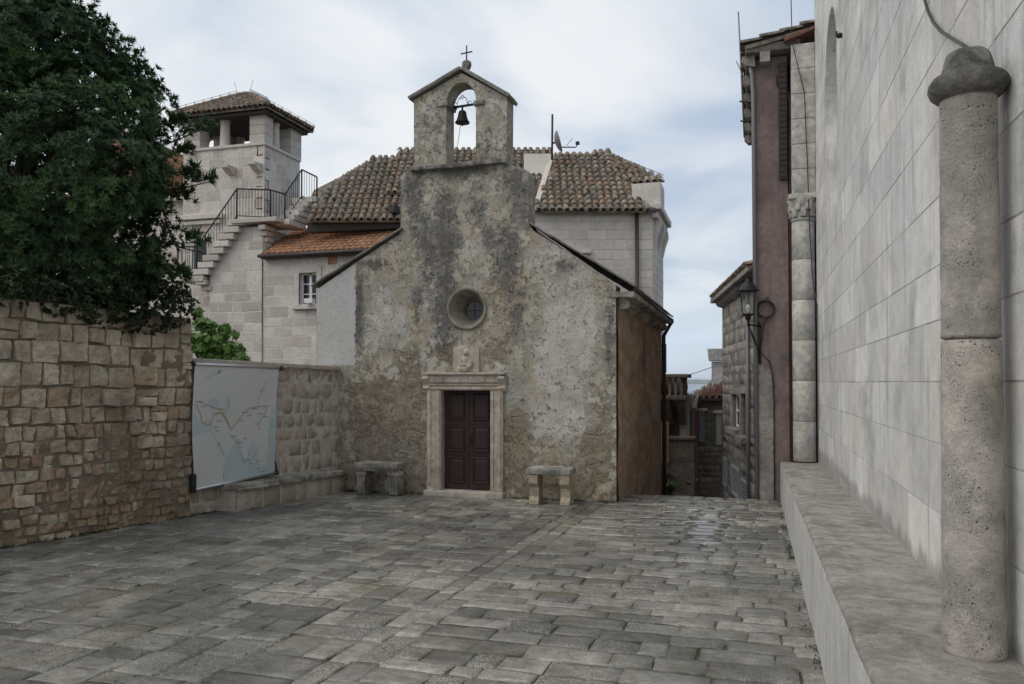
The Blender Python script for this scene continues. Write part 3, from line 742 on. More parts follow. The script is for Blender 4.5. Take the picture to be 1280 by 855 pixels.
# portal
fX0, fX1 = fx(536, 540)[0], fx(630, 540)[0]; fZ0 = gz(YF)-.02; fZt = fx(584, 474)[1]
mb = MB()
def jamb(x0, x1):
    w_ = x1-x0
    mb.rough(((x0+x1)/2, YF-.015, (dZ0+fZt)/2-.0), (w_/2, .075, (fZt-dZ0)/2), bev=.008, cut=4, amp=.003)
jamb(fX0, dX0+.003); jamb(dX1-.003, fX1)
mb.rough(((fX0+fX1)/2, YF-.018, (dZ1+fZt)/2+.003), ((fX1-fX0)/2-.001, .078, (fZt-dZ1)/2), bev=.008, cut=4, amp=.003)
for x0, x1 in ((fX0+.03, fX0+.075), (fX1-.075, fX1-.03), (dX0-.055, dX0-.02), (dX1+.02, dX1+.055)):      # fluted mouldings on the jambs
    mb.rough(((x0+x1)/2, YF-.095, (dZ0+.1+dZ1)/2), ((x1-x0)/2, .018, (dZ1-dZ0-.1)/2), bev=.008, cut=0, amp=0)
for z0, z1, ex in ((dZ1+.02, dZ1+.05, 0), (dZ1+.085, dZ1+.12, .0)):
    mb.rough(((fX0+fX1)/2, YF-.098, (z0+z1)/2), ((fX1-fX0)/2-.03, .018, (z1-z0)/2), bev=.007, cut=0, amp=0)
fr = mb.build('door_frame', M_frame, ch)
mb = MB(); zc = fx(584, 466)[1]
mb.rough(((fX0+fX1)/2, YF-.06, zc-.015), ((fX1-fX0)/2+.05, .115, .02), bev=.008, cut=5, amp=.003)
mb.rough(((fX0+fX1)/2, YF-.035, (zc-.035+fZt)/2-.03), ((fX1-fX0)/2-.01, .1, (zc-.035-fZt)/2+.03), bev=.008, cut=5, amp=.003)
for x in (fX0+.13, fX0+.3, (fX0+fX1)/2-.07, (fX0+fX1)/2+.07, fX1-.3, fX1-.13):
    mb.rough((x, YF-.14, (zc-.035+fZt)/2-.02), (.012, .012, .05), bev=.004, cut=0, amp=0)
for sx in (fX0+.0, fX1-.0):                                  # scroll brackets
    mb.poly([V((sx-.055, YF-.02-a, fZt+b_)) for a, b_ in ((0, .05), (.15, .05), (.16, .01), (.12, -.05), (.09, -.1), (.12, -.15), (.08, -.2), (0, -.2))], (.11, 0, 0))
mb.build('lintel_cornice', M_frame, fr)
mb = MB(); mb.rough(((fX0+fX1)/2, YF-.03, dZ0-.055), ((fX1-fX0)/2+.03, .14, .055), bev=.012, cut=5, amp=.006); mb.build('threshold', M_frame, ch)
YD = YF+.1; xm = (dX0+dX1)/2
for k, (x0, x1) in enumerate(((dX0+.004, xm-.004), (xm+.004, dX1-.004))):
    mb = MB(); mb.rough(((x0+x1)/2, YD+.03, (dZ0+dZ1)/2), ((x1-x0)/2, .025, (dZ1-dZ0)/2-.006), bev=.004, cut=0, amp=0)
    zs_ = [dZ0+.09, dZ0+.62, dZ0+1.14, dZ1-.08]
    zs_ = [dZ0+.06+(dZ1-dZ0-.06)*k2 for k2 in (0, .33, .655, 1)]
    for i in range(3):
        za, zb = zs_[i]+.05, zs_[i+1]-.05
        q = [(x0+.07, za), (x1-.07, za), (x1-.07, zb), (x0+.07, zb)]
        # raised field with moulded bevel
        o_ = [V((x, YD-.004, z)) for x, z in q]; r1 = [V((x, YD-.022, z)) for x, z in ((x0+.085, za+.015), (x1-.085, za+.015), (x1-.085, zb-.015), (x0+.085, zb-.015))]
        r2 = [V((x, YD-.006, z)) for x, z in ((x0+.1, za+.03), (x1-.1, za+.03), (x1-.1, zb-.03), (x0+.1, zb-.03))]
        r3 = [V((x, YD-.016, z)) for x, z in ((x0+.13, za+.07), (x1-.13, za+.07), (x1-.13, zb-.07), (x0+.13, zb-.07))]
        vs = o_+r1+r2+r3; fs = [(a*4+i_, a*4+(i_+1) % 4, a*4+4+(i_+1) % 4, a*4+4+i_) for a in range(3) for i_ in range(4)]+[(12, 13, 14, 15)]
        mb.add(vs, fs)
        mb.box((x0+.02, YD-.004, zb+.03), (x1-.02, YD+.004, zb+.036)) if i < 2 else None
    dl = mb.build('door', M_wood_door, ch)
    if k == 1:
        mb = MB(); mb.box((x0+.02, YD-.012, dZ0+.78), (x0+.05, YD+.004, dZ0+.92)); mb.tube([(x0+.035, YD-.01, dZ0+.87), (x0+.035, YD-.05, dZ0+.87), (x0+.09, YD-.05, dZ0+.87)], .007); mb.build('handle', M_iron, dl)

# relief plaque with a half-length saint
px0, px1 = fx(568, 450)[0], fx(600, 450)[0]; pz0 = fx(584, 465)[1]; pz1 = fx(584, 431)[1]; pc = (px0+px1)/2
mb = MB(); arc = [(px0, pz0), (px1, pz0), (px1, pz1-.06)]+[(pc+(px1-pc)*math.cos(a), pz1-.06+.06*math.sin(a)) for a in [math.pi*k/10 for k in range(1, 10)]]+[(px0, pz1-.06)]
mb.poly([V((x, YF+.02, z)) for x, z in arc], (0, -.075, 0))
rp = mb.build('relief_plaque', M_frame, ch)
mb = MB()
def egg(c, r, n=10, amp=.004):
    vs = []; fs = []; m_ = 7
    for j in range(m_+1):
        b_ = math.pi*j/m_
        for k in range(n):
            a = math.tau*k/n; q = V(c)+V((r[0]*math.sin(b_)*math.cos(a), r[1]*math.sin(b_)*math.sin(a), r[2]*math.cos(b_))); vs.append(q+noise.noise_vector(q*18)*amp)
    for j in range(m_):
        for k in range(n): fs.append((j*n+k, j*n+(k+1) % n, (j+1)*n+(k+1) % n, (j+1)*n+k))
    mb.add(vs, fs, None, True)
yb = YF-.06
egg((pc+.005, yb, pz0+.32), (.042, .05, .055)); egg((pc+.005, yb+.01, pz0+.325), (.06, .02, .07))      # head, hair
egg((pc, yb+.01, pz0+.17), (.10, .05, .12)); egg((pc-.02, yb, pz0+.06), (.135, .05, .065))
egg((pc-.085, yb-.01, pz0+.15), (.04, .04, .09)); egg((pc+.085, yb-.01, pz0+.15), (.04, .04, .08)); egg((pc-.03, yb-.03, pz0+.12), (.07, .03, .03)); egg((pc+.06, yb-.03, pz0+.09), (.045, .035, .05)); egg((pc+.005, yb-.045, pz0+.3), (.01, .015, .018))
mb.build('saint_figure', M_frame, rp)

# bell
bc = pY(578, 135, YF+.16); bz = bc.z
bell = empty('bell', (bc.x, bc.y, bz-.25), 'small dark bronze bell hanging in the arched opening of the bell gable', 'bell')
mb = MB(); z0 = pY(578, 154, YF+.16).z
mb.lathe((bc.x, bc.y, z0), [(.125, 0), (.128, .012), (.108, .04), (.088, .085), (.075, .14), (.068, .185), (.055, .21), (.02, .222)], 24); mb.build('bell_body', M_bronze, bell)
mb = MB(); mb.tube([(bc.x, bc.y, z0+.06), (bc.x, bc.y, z0-.03)], .01); mb.lathe((bc.x, bc.y, z0-.05), [(.0, 0), (.02, .01), (.02, .03), (.005, .045)], 10); mb.build('clapper', M_iron, bell)
mb = MB(); hz = pY(578, 132.5, YF+.16).z; xl, xr2 = fx(561, 133)[0]-.03+.05, fx(596, 133)[0]+.03
mb.tube([(xl, bc.y, hz-.01), (xr2, bc.y, hz+.015)], .021, 8); mb.tube([(bc.x, bc.y, z0+.2), (bc.x, bc.y, hz)], .018)
mb.tube([(xl+.06, bc.y, hz), (xl+.05, bc.y, hz-.05)], .02); mb.tube([(xr2-.06, bc.y, hz), (xr2-.05, bc.y, hz-.05)], .02)
mb.build('headstock', M_iron, bell)
mb = MB(); zt = pY(580, 119, YF+.16).z
def sp_(cx, cz, r0, a0, a1, n=14, grow=.0): return [(cx+(r0+grow*k/n)*math.cos(a0+(a1-a0)*k/n), bc.y, cz+(r0+grow*k/n)*math.sin(a0+(a1-a0)*k/n)) for k in range(n+1)]
for sx in (-1, 1):
    mb.tube([(bc.x+sx*.1, bc.y, hz+.01), (bc.x+sx*.085, bc.y, hz+.08), (bc.x+sx*.07, bc.y, hz+.13), (bc.x+sx*.03, bc.y, zt-.03), (bc.x, bc.y, zt+.01)], .006, 5)
    mb.tube(sp_(bc.x+sx*.135, hz+.045, .03, 0, 5.2), .006, 5); mb.tube(sp_(bc.x+sx*.02, zt-.05, .018, 0, 4.6), .005, 5)
mb.build('scrollwork', M_iron, bell)
mb = MB(); mb.tube([(bc.x-.03, bc.y, z0-.02), (bc.x-.1, bc.y+.02, (z0+gz0)/2), (bc.x-.15, bc.y+.03, gz0+.02)], .005, 5); mb.build('bell_rope', M_timber, bell)

# ------------------------------------------------------------------ benches by the chapel
def bench(px0_, px1_, pyt, pyb, Yc, label, legm, cap, hh=None):
    a, b_ = pY(px0_, pyb, Yc), pY(px1_, pyb, Yc); g0 = gz(Yc)+.012; zt = pY((px0_+px1_)/2, pyt, Yc).z; cx = (a.x+b_.x)/2; L_ = b_.x-a.x
    e = empty('stone_bench', (cx, Yc+.18, g0), label, 'bench', 'stone benches against the chapel front')
    mb = MB(); mb.rough((cx, Yc+.2, zt-.05), (L_/2, .2, .05), bev=.014, cut=6, amp=.01)
    if cap: mb.rough((cx-.0, Yc+.19, zt-.115), (L_/2-.04, .17, .02), bev=.008, cut=5, amp=.006)
    mb.build('seat', M_bench, e)
    for s_ in (-1, 1):
        mb = MB(); lx = cx+s_*(L_/2-.1); zt2 = zt-(.135 if cap else .1)
        if cap:
            mb.rough((lx, Yc+.2, (g0+zt2)/2), (.075, .14, (zt2-g0)/2), bev=.012, cut=3, amp=.005, taper=.85)
            for k in (-.05, 0, .05): mb.rough((lx+k, Yc+.062, (g0+zt2)/2), (.014, .012, (zt2-g0)/2-.02), bev=.005, cut=0, amp=0)
            mb.rough((lx, Yc+.2, zt2-.05), (.1, .16, .04), bev=.016, cut=2, amp=.005)
        else:
            mb.poly([V((lx-.075, Yc+y_, g0+z_*(zt2-g0))) for y_, z_ in ((.05, 0), (.34, 0), (.36, 1.), (.02, 1.), (.02, .7), (.09, .55), (.1, .25), (.055, .12))], (.15, 0, 0))
        mb.build('leg', legm, e)
    return e
bench(442, 496, 579, 614, 12.28, 'grey stone bench with fluted legs left of the chapel door', M_bench, True)
bench(658, 713, 586, 629, 12.08, 'stone bench with yellowish curved legs right of the chapel door', M_legy, False)

# ------------------------------------------------------------------ left walls
dW = V((.137, 1, 0)).normalized(); nW = V((dW.y, -dW.x, 0))    # along the wall, and out into the square
def wallpt(Y, off=0, z=0.): return V((wallX(Y), Y, 0))+nW*off+V((0, 0, z))
# rubble wall: courses of uneven stones
mb = MB(); Y0 = 2.0; Lr = (9.43-Y0)/dW.y; bs0 = wallpt(Y0, .03, gz(Y0)-.1)
U = V((dW.x, dW.y, -SL)).normalized()
rws = [.09, .1, .11, .12, .11, .13, .14, .15, .14, .17, .18, .2, .24, .27, .25, .22, .23]
z = 0
for ri, rh in enumerate(rws):
    x = -rnd.uniform(0, .2); lowr = ri < 8
    while x < Lr:
        bw = rnd.uniform(rh*.7, rh*2.0) if lowr else rnd.uniform(rh*.6, rh*1.45)
        if x+bw > Lr-.08: bw = Lr-x
        if bw < .03: break
        if bw > .1 and rh > .19 and rnd.random() < (.3 if lowr else .1):      # split stones and small pinnings
            k = rnd.uniform(.35, .65)
            block(mb, bs0, U, V((0, 0, 1)), nW, x+.012, x+bw-.012, z+.006, z+rh*k-.006, .03+rnd.uniform(-.02, .02), .008, .02, .034, 7, .028, .6)
            block(mb, bs0, U, V((0, 0, 1)), nW, x+.012, x+bw-.012, z+rh*k+.006, z+rh-.006, .03+rnd.uniform(-.02, .02), .008, .02, .034, 7, .028, .6)
        else:
            zj = rnd.uniform(-.012, .012)
            block(mb, bs0, U, V((0, 0, 1)), nW, x+.008, x+bw-.008, z+.006+zj, z+rh-.006+zj, .035+rnd.uniform(-.022, .022), .009, .018, .034, 7, .028, .6)
        x += bw
    z += rh
Hr = z
q = [bs0, bs0+U*Lr, bs0+U*Lr+V((0, 0, Hr)), bs0+V((0, 0, Hr))]; mb.hexa([a-nW*.05 for a in q], -nW*.45, (.9, .2, 1.))
nu_, nv_ = 190, 74; vs = []
for j in range(nv_+1):
    for i in range(nu_+1):
        pt = bs0+U*(Lr*i/nu_)+V((0, 0, Hr*j/nv_)); k_ = noise.noise(pt*1.3)*.026+noise.noise(pt*4.5)*.012+noise.noise(pt*13)*.006+(.012 if j < 34 else -.006)
        vs.append(pt+nW*(.004+k_))
mb.add(vs, [(j*(nu_+1)+i, j*(nu_+1)+i+1, (j+1)*(nu_+1)+i+1, (j+1)*(nu_+1)+i) for j in range(nv_) for i in range(nu_)], (.5, .5, 1.), True)
rw = mb.build('rubble_wall', M_rubble); tag(rw, 'tall brown rubble stone wall under the dark evergreen tree', 'wall')
# low ashlar wall with coping, behind the map
lw = empty('boundary_wall', wallpt(11.1, 0, gz(11.1)), 'low pale block wall with flat coping behind the map and stone seat', 'wall')
mb = MB(); Y0 = 9.44; Ll = (12.79-Y0)/dW.y; o_ = wallpt(Y0, 0, gz(Y0)-.05); Hl = 2.02-gz(Y0)
masonry(mb, o_, U, V((0, 0, 1)), nW, Ll, rows_to(Hl, .2, .3), (.16, .36), .024, .001, .004, .004, relief=.003, grid=4, back=.4)
mb.build('wall_blocks', M_ashlar, lw)
mb = MB(); c = wallpt((Y0+12.79)/2, -.18, 0); c.z = gz((Y0+12.79)/2)+Hl-.0+.01
for k in range(4):
    cc = o_+U*(Ll*(k+.5)/4)-nW*.18+V((0, 0, Hl+.035)); mb.rough(cc, (Ll/8-.004, .25, .035), (U, -nW, V((0, 0, 1))), bev=.01, cut=3, amp=.004)
mb.build('coping', M_frame, lw)
# stone seat along it
sA, sB = V((-7.16, 9.98, 0)), V((-6.86, 12.62, 0)); dS = (sB-sA).normalized(); nS = V((dS.y, -dS.x, 0)); LS = (sB-sA).length; US = V((dS.x, dS.y, -SL)).normalized()
st = empty('built_in_bench', (sA+sB)/2+V((0, 0, gz(11.3))), 'long built-in stone seat running along the low wall below the map', 'bench')
mb = MB(); o_ = sA+V((0, 0, gz(sA.y)-.03)); hS = .34
masonry(mb, o_, US, V((0, 0, 1)), nS, LS, [hS], (.22, .42), .018, .008, .012, .012, relief=.004, grid=4, back=.36)
mb.hexa([o_-dS*.004, o_-dS*.004+V((0, 0, hS)), o_-nS*.4+V((0, 0, hS))-dS*.004, o_-nS*.4-dS*.004], dS*.05, (.3, .5, .3))
mb.build('base', M_ashlar, st)
mb = MB(); x = -.05
for L_ in (.95, .6, .7, .45):
    L_ = min(L_, LS-x-.005)
    if L_ < .05: break
    cc = o_+US*(x+L_/2)-nS*.17+V((0, 0, hS+.045)); first = x < 0
    mb.rough(cc, (L_/2-.003, .235, .043), (US, -nS, V((0, 0, 1))), bev=.014, cut=5, amp=.012 if not first else .006)
    if first:
        mb.rough(cc+nS*.22-V((0, 0, .03)), (L_/2-.01, .035, .02), (US, -nS, V((0, 0, 1))), bev=.008, cut=3, amp=.003)
    x += L_
mb.build('slab', M_bench, st)

# ------------------------------------------------------------------ map banner
def wall_at(px):
    d = ray(px, 478); t = (-7.55-.137*9.41+.0)/(d.x-.137*d.y) if False else (-7.55-.137*9.41)/(d.x-.137*d.y); return EYE.y+d.y*t, t
def mpt(px, py, off):
    """photo pixel onto the plane in front of the low wall"""
    d = ray(px, py); o0 = wallpt(9.41, off); t = (o0-EYE).dot(nW)/d.dot(nW); return EYE+d*t
mp = empty('map_banner', mpt(290, 625, .06), 'printed map banner of Asia with trade routes hanging on the low wall', 'banner')
TL, TR, BL, BR = mpt(243, 455, .07), mpt(348, 460, .07), mpt(243, 612, .1), mpt(342, 591, .08)
nU, nVv = 40, 44
def msurf(u, v, lift=0.):                                   # u to the right, v down, 0..1
    p_ = TL.lerp(TR, u).lerp(BL.lerp(BR, u), v)
    sag = .05*math.sin(math.pi*v)*(1-u)**2-.02*math.sin(math.pi*v)*u
    wav = .012*math.sin(u*5+v*3)+.006*math.sin(v*9+u*2)
    return p_+nW*(.012+wav*math.sin(math.pi*v)+lift)-dW*(sag*1.2 if u < .5 else -.05*math.sin(math.pi*v)*(u-.5)*-1)
def mgrid(name, m_, parent, pts2=None, lift=0., both=False):
    mb = MB()
    vs = [msurf(i/nU, j/nVv, lift) for j in range(nVv+1) for i in range(nU+1)]
    mb.add(vs, [(j*(nU+1)+i, j*(nU+1)+i+1, (j+1)*(nU+1)+i+1, (j+1)*(nU+1)+i) for j in range(nVv) for i in range(nU)], None, True)
    return mb.build(name, m_, parent)
M_map = plain('map_paper', (.60, .60, .59), .6, var=.05, scale=6); M_mapsea = plain('map_sea_ink', (.46, .545, .56), .6, var=.08, scale=6)
M_maproute = plain('map_route_ink', (.42, .36, .2), .6); M_maptext = plain('map_label_ink', (.16, .18, .2), .6); M_mapshore = plain('map_shore_ink', (.36, .42, .46), .6, var=.08)
sh = mgrid('map_sheet', M_map, mp)
def patch(mb, poly, lift=.003):
    ov, of = sheet(poly, [], .03); mb.add([msurf(min(1, max(0, q.x)), min(1, max(0, q.y)), lift) for q in ov], [tuple(f_) for f_ in of], None, True)
SEAS = [[(0, .40), (.03, .40), (.07, .47), (.12, .47), (.17, .44), (.21, .5), (.2, .55), (.1, .55), (.0, .59)],        # Mediterranean
 [(.16, .29), (.21, .27), (.27, .31), (.28, .36), (.2, .37), (.16, .34)], [(.36, .28), (.40, .27), (.39, .36), (.37, .42), (.34, .4), (.37, .33)],
 [(.32, 1.), (.34, .85), (.38, .76), (.44, .70), (.49, .63), (.54, .66), (.57, .78), (.61, .85), (.66, .7), (.70, .66), (.75, .73), (.79, .86), (.82, .93), (.90, .86), (.90, .66), (.91, .5), (.96, .38), (1., .36), (1., 1.)],
 [(.2, .56), (.22, .56), (.36, .76), (.33, .77)], [(.39, .56), (.42, .6), (.46, .62), (.44, .65), (.4, .6)],
 [(.12, .1), (.3, .02), (.36, .02), (.26, .07), (.14, .13)]]
for s_ in SEAS: mb = MB(); patch(mb, s_); mb.build('printed_sea', M_mapsea, sh)
for s_ in ([(.74, .8), (.77, .82), (.83, .95), (.80, .96)], [(.85, .83), (.88, .82), (.88, .9), (.85, .9)], [(.60, .89), (.615, .89), (.615, .92), (.60, .92)]):
    mb = MB(); patch(mb, s_, .005); mb.build('printed_island', M_map, sh)
def line(mb, pts, wd=.008, lift=.006):
    for (a, b_) in zip(pts, pts[1:]):
        d = V((b_[0]-a[0], b_[1]-a[1])); n_ = V((-d.y, d.x)).normalized()*wd/2; k = max(1, int(d.length/.03))
        for i in range(k):
            p0, p1 = V(a)+d*(i/k), V(a)+d*((i+1)/k)
            mb.add([msurf(p0.x-n_.x, p0.y-n_.y, lift), msurf(p1.x-n_.x, p1.y-n_.y, lift), msurf(p1.x+n_.x, p1.y+n_.y, lift), msurf(p0.x+n_.x, p0.y+n_.y, lift)], [(0, 1, 2, 3)])
mb = MB()
line(mb, [(.03, .32), (.08, .4), (.1, .47), (.18, .5), (.22, .42), (.3, .4), (.36, .46), (.42, .55), (.5, .48), (.58, .4), (.66, .37), (.76, .36), (.87, .36), (.86, .43), (.78, .5), (.76, .55)]); mb.build('printed_route', M_maproute, sh); mb = MB(); line(mb, [(.06, .3), (.3, .38), (.38, .47), (.42, .55)], .006); mb.build('printed_route', M_maproute, sh); mb = MB()
line(mb, [(.75, .38), (.77, .25), (.85, .12)], .004); mb.build('printed_route', M_maproute, sh); mb = MB(); line(mb, [(.44, .6), (.5, .68), (.58, .85), (.68, .84), (.74, .78)], .005)
mb.build('printed_route', M_maproute, sh)
for u, v in [(.03, .3), (.08, .34), (.2, .4), (.28, .37), (.25, .47), (.22, .52), (.24, .55), (.42, .61), (.55, .41), (.52, .48), (.62, .44), (.68, .38), (.75, .43), (.84, .36), (.84, .46), (.77, .22), (.72, .52), (.76, .57), (.57, .64), (.5, .67), (.58, .83), (.65, .87), (.74, .86), (.92, .55), (.75, .93), (.8, .96)]:
    mb = MB()
    for k in range(rnd.randint(4, 7)):                       # tiny lettering, unreadable at this size
        line(mb, [(u+.012*k, v-.004), (u+.012*k+.007, v+.004)], .005, .006)
    mb.build('printed_label', M_maptext, sh)

mb = MB(); mb.tube([TL-dW*.02+nW*.015, TR+dW*.04+nW*.015], .022, 10); mb.build('top_rail', M_alu, mp)
mb = MB(); mb.tube([BL-dW*.02+nW*.02, BR+dW*.03+nW*.02], .02, 10); mb.build('bottom_rail', M_alu, mp)
for P_, dz, sg in ((TL, 0, -1), (TR, 0, 1), (BL, .0, -1), (BR, .0, 1)):
    mb = MB(); e = P_+dW*(.04*sg)+nW*.015
    mb.lathe(e-dW*.02, [(.01, 0), (.04, .005), (.04, .035), (.01, .04)], 10, ax=(nW, V((0, 0, 1)), dW))
    if dz == 0 and P_ in (TL, TR): mb.tube([e, e-nW*.05+dW*(.05*sg)+V((0, 0, .05)), e-nW*.08+dW*(.08*sg)], .014)
    if P_ is BL: mb.rough(e+V((0, 0, .09)), (.035, .03, .13), (dW, nW, V((0, 0, 1))), bev=.01, cut=0, amp=0)
    if P_ is BR: mb.tube([e, e+V((0, 0, .12)), e-nW*.05+V((0, 0, .22))], .014)
    mb.build('bracket', M_black, mp)

# drain cover near the left bench
c = pG(428, 613); mb = MB(); z0 = gz(c.y)+.022
mb.rough((c.x, c.y, z0), (.24, .24, .012), bev=.006, cut=0, amp=0)
for k in range(-3, 4): mb.rough((c.x+k*.06, c.y, z0+.014), (.012, .2, .004), bev=.002, cut=0, amp=0)
o = mb.build('drain_cover', M_rustpipe); tag(o, 'rusty square drain cover in the paving beside the fluted bench', 'drain cover')

# ------------------------------------------------------------------ church on the right
chu = empty('church', (XW+1, 6, 0), 'tall pale limestone church wall with a blind arched niche filling the right side', 'church')
YC0, YC1 = -3.0, 13.78
mb = MB(); zb = -.6; zl = [.577, .979, 1.364, 1.704, 2.04, 2.342, 2.715]
while zl[-1] < 10: zl.append(zl[-1]+rnd.choice((.34, .37, .41, .38)))
rws = [.577-zb]+[b_-a for a, b_ in zip(zl, zl[1:])]
nY0, nY1 = 10.3, 11.9; nz0 = pX(1037, 283, XW).z; nz0 = min(zl, key=lambda q: abs(q-nz0)); nzt = min(zl, key=lambda q: abs(q-6.65)); nzs = nzt-(nY1-nY0)/2
# U runs towards the camera so that N points into the square
o_ = V((XW, YC1, zb)); Uc = V((0, -1, 0)); Nc = V((-1, 0, 0))
masonry(mb, o_, Uc, V((0, 0, 1)), Nc, YC1-YC0, rws, (.5, 1.05), .004, .0015, .0025, .003, holes=[(YC1-nY1, YC1-nY0, nz0-zb, nzt-zb)], back=.6, relief=.001)
ncy = (nY0+nY1)/2; ra = (nY1-nY0)/2
for sgn in (-1, 1):                                           # spandrels over the arched niche
    pts = [V((XW-.003, ncy+sgn*ra, nzs-.0)), V((XW-.003, ncy+sgn*ra, nzt)), V((XW-.003, ncy, nzt))]+[V((XW-.003, ncy+sgn*ra*math.sin(a), nzs+ra*math.cos(a))) for a in [math.pi/2*k/12 for k in range(0, 12)]]
    mb.poly(pts, (.4, 0, 0), (.4, .3, .3))
mb.box((XW+.003, nY1-.004, nz0), (XW+.279, nY1-.0005, nzs), (.4, .3, .3)); mb.box((XW+.003, nY0+.0005, nz0), (XW+.279, nY0+.004, nzs), (.4, .3, .3))
mb.box((XW+.28, nY0-.1, nz0-.1), (XW+.5, nY1+.1, nzt+.1), (.6, .3, .3))
mb.poly([V((XW, nY0, nz0-.001)), V((XW+.3, nY0, nz0+.12)), V((XW+.3, nY0, nz0-.1)), V((XW+.01, nY0, nz0-.1))], (0, nY1-nY0, 0))
mb.box((XW+.01, YC1-.001, zb), (XW+3, YC1+.02, 10), (.5, .5, .5))
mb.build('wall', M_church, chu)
# corner pillar: round shaft with leafy capital, square block above
cp = V((.775, 13.93, 0)); zled = .42
mb = MB(); zc0, zc1 = pY(1005, 275, 13.9).z, pY(1005, 246, 13.9).z; zt = pY(1005, 58, 13.9).z
nd = 6
for k in range(nd):
    a, b_ = zled+(zc0-zled)*k/nd, zled+(zc0-zled)*(k+1)/nd-.006
    mb.lathe(cp, [(.172, a+.0), (.177, a+.005), (.177, b_-.006), (.172, b_)], 20, amp=.003)
mb.lathe(cp, [(.12, zled), (.12, zc0)], 12)
mb.build('corner_shaft', M_pillar, chu)
mb = MB(); mb.lathe(cp, [(.185, zc0-.03), (.2, zc0-.005), (.185, zc0+.02), (.17, zc0+.03), (.18, zc0+.15), (.22, zc0+.27), (.25, zc0+.32)], 20, amp=.003)
for k in range(8):
    a = k*math.pi/4
    for rr, zz_, hh in ((.19, zc0+.03, .16), (.2, zc0+.14, .2)):
        q = cp+V((math.cos(a+(.39 if hh > .17 else 0))*rr, math.sin(a+(.39 if hh > .17 else 0))*rr, zz_+hh/2)); u = V((-math.sin(a), math.cos(a), 0))
        mb.rough(q, (.045, .025, hh/2), (u, V((math.cos(a), math.sin(a), .0)), V((0, 0, 1))), bev=.015, cut=2, amp=.012, freq=14)
mb.rough(cp+V((0, 0, zc1-.02)), (.23, .23, .04), bev=.01, cut=3, amp=.004)
mb.build('capital', M_pillar, chu)
mb = MB(); nb = 6
for k in range(nb):
    a, b_ = zc1+.02+(zt-zc1-.02)*k/nb, zc1+.02+(zt-zc1-.02)*(k+1)/nb-.006
    mb.rough(cp+V((.01, 0, (a+b_)/2)), (.18, .18, (b_-a)/2), bev=.008, cut=3, amp=.003)
mb.build('corner_pillar', M_pillar, chu)
mb = MB(); q = [V((.5, 13.68, zt+.04)), V((1.0, 13.68, zt+.2)), V((1.0, 14.3, zt+.2)), V((.5, 14.3, zt+.04))]; mb.hexa(q, (0, 0, .05)); mb.build('pillar_roof', M_tile_red, chu)
mb = MB(); mb.box((.952, 13.5, .45), (.968, 13.56, 2.9)); mb.build('cable_conduit', M_zinc, chu)
mb = MB(); c = pX(1053, 44, XW); mb.tube([c, c+V((-.06, 0, 0)), c+V((-.06, 0, .05))], .015); mb.lathe(c+V((-.03, 0, -.03)), [(.0, 0), (.03, .01), (.03, .05), (.01, .06)], 8); mb.build('iron_hook', M_iron, chu)
# ledge
lg = empty('stone_ledge', (.68, 6, gz(6)), 'long pale stone ledge with worn top at the foot of the church wall', 'ledge')
def ledz(Y): return .71-.0226*Y
Xf = .395
def ledsheet(prof, name, m_, ny=420):
    mb = MB(); vs = []; n = len(prof)
    for j in range(ny+1):
        Y = -2.5+(14.12+2.5)*j/ny; zt_ = ledz(Y)
        for k, (dx, fz) in enumerate(prof):
            z = gz(Y)-.2+(zt_-gz(Y)+.2)*fz; q = V((Xf+dx, Y, z))
            rim = .6 if abs(dx-.02) < .03 and fz > .9 else .25
            vs.append(q+noise.noise_vector(q*2.2)*.004+noise.noise_vector(V((q.x*6, q.y*9, q.z*6)))*.007*rim+noise.noise_vector(q*23)*.005*rim)
    mb.add(vs, [(j*n+k, j*n+k+1, (j+1)*n+k+1, (j+1)*n+k) for j in range(ny) for k in range(n-1)], None, True)
    return mb
mb = ledsheet([(0, 0.), (.0, .25), (.0, .5), (.0, .75), (.0, .92), (.004, .965)], 'f', None); mb.box((Xf+.03, 14.1, gz(14)-.6), (XW, 14.125, ledz(14.1)-.03)); mb.build('front', M_ledgef, lg)
mb = ledsheet([(.003, .962), (.003, .975), (.012, .993), (.03, 1.0)]+[(.03+(XW-Xf-.025)*k/14, 1.0) for k in range(1, 15)], 't', None); mb.build('top', M_ledge, lg)

# free column standing on the ledge
CY, CX, CR = 3.6, .828, .110
col_ = empty('stone_column', (CX, CY, ledz(CY)), 'pitted round stone column with mossy cap standing on the ledge, nearest the camera', 'column')
zb = ledz(CY)-.004; zj = 1.7+(478-424)/1005*3.2; zt = 1.7+(478-120)/1005*3.19
mb = MB()
pr = [(CR+.004, zb)]+[(CR+.004-.006*k/40, zb+.02+(zj-zb-.03)*k/40) for k in range(41)]+[(CR-.01, zj-.004)]
mb.lathe((CX, CY, 0), pr, 72, amp=.0022, freq=16)
pr = [(CR-.01, zj+.002), (CR-.002, zj+.008)]+[(CR-.004-.004*k/40, zj+.02+(zt-zj-.02)*k/40) for k in range(41)]
mb.lathe((CX, CY, 0), pr, 72, amp=.0022, freq=16)
mb.lathe((CX, CY, 0), [(CR-.02, zj-.01), (CR-.02, zj+.01)], 32)
mb.build('shaft', M_column, col_)
mb = MB()
mb.lathe((CX, CY, 0), [(CR-.006, zt-.002), (CR+.006, zt+.004), (CR+.026, zt+.02), (CR+.036, zt+.045), (CR+.034, zt+.066), (CR+.02, zt+.086), (CR-.004, zt+.099), (.098, zt+.104), (.096, zt+.112), (.086, zt+.15), (.078, zt+.178), (.07, zt+.188), (.0, zt+.191)], 72, amp=.003, freq=22)
mb.build('cap', M_capstone, col_)
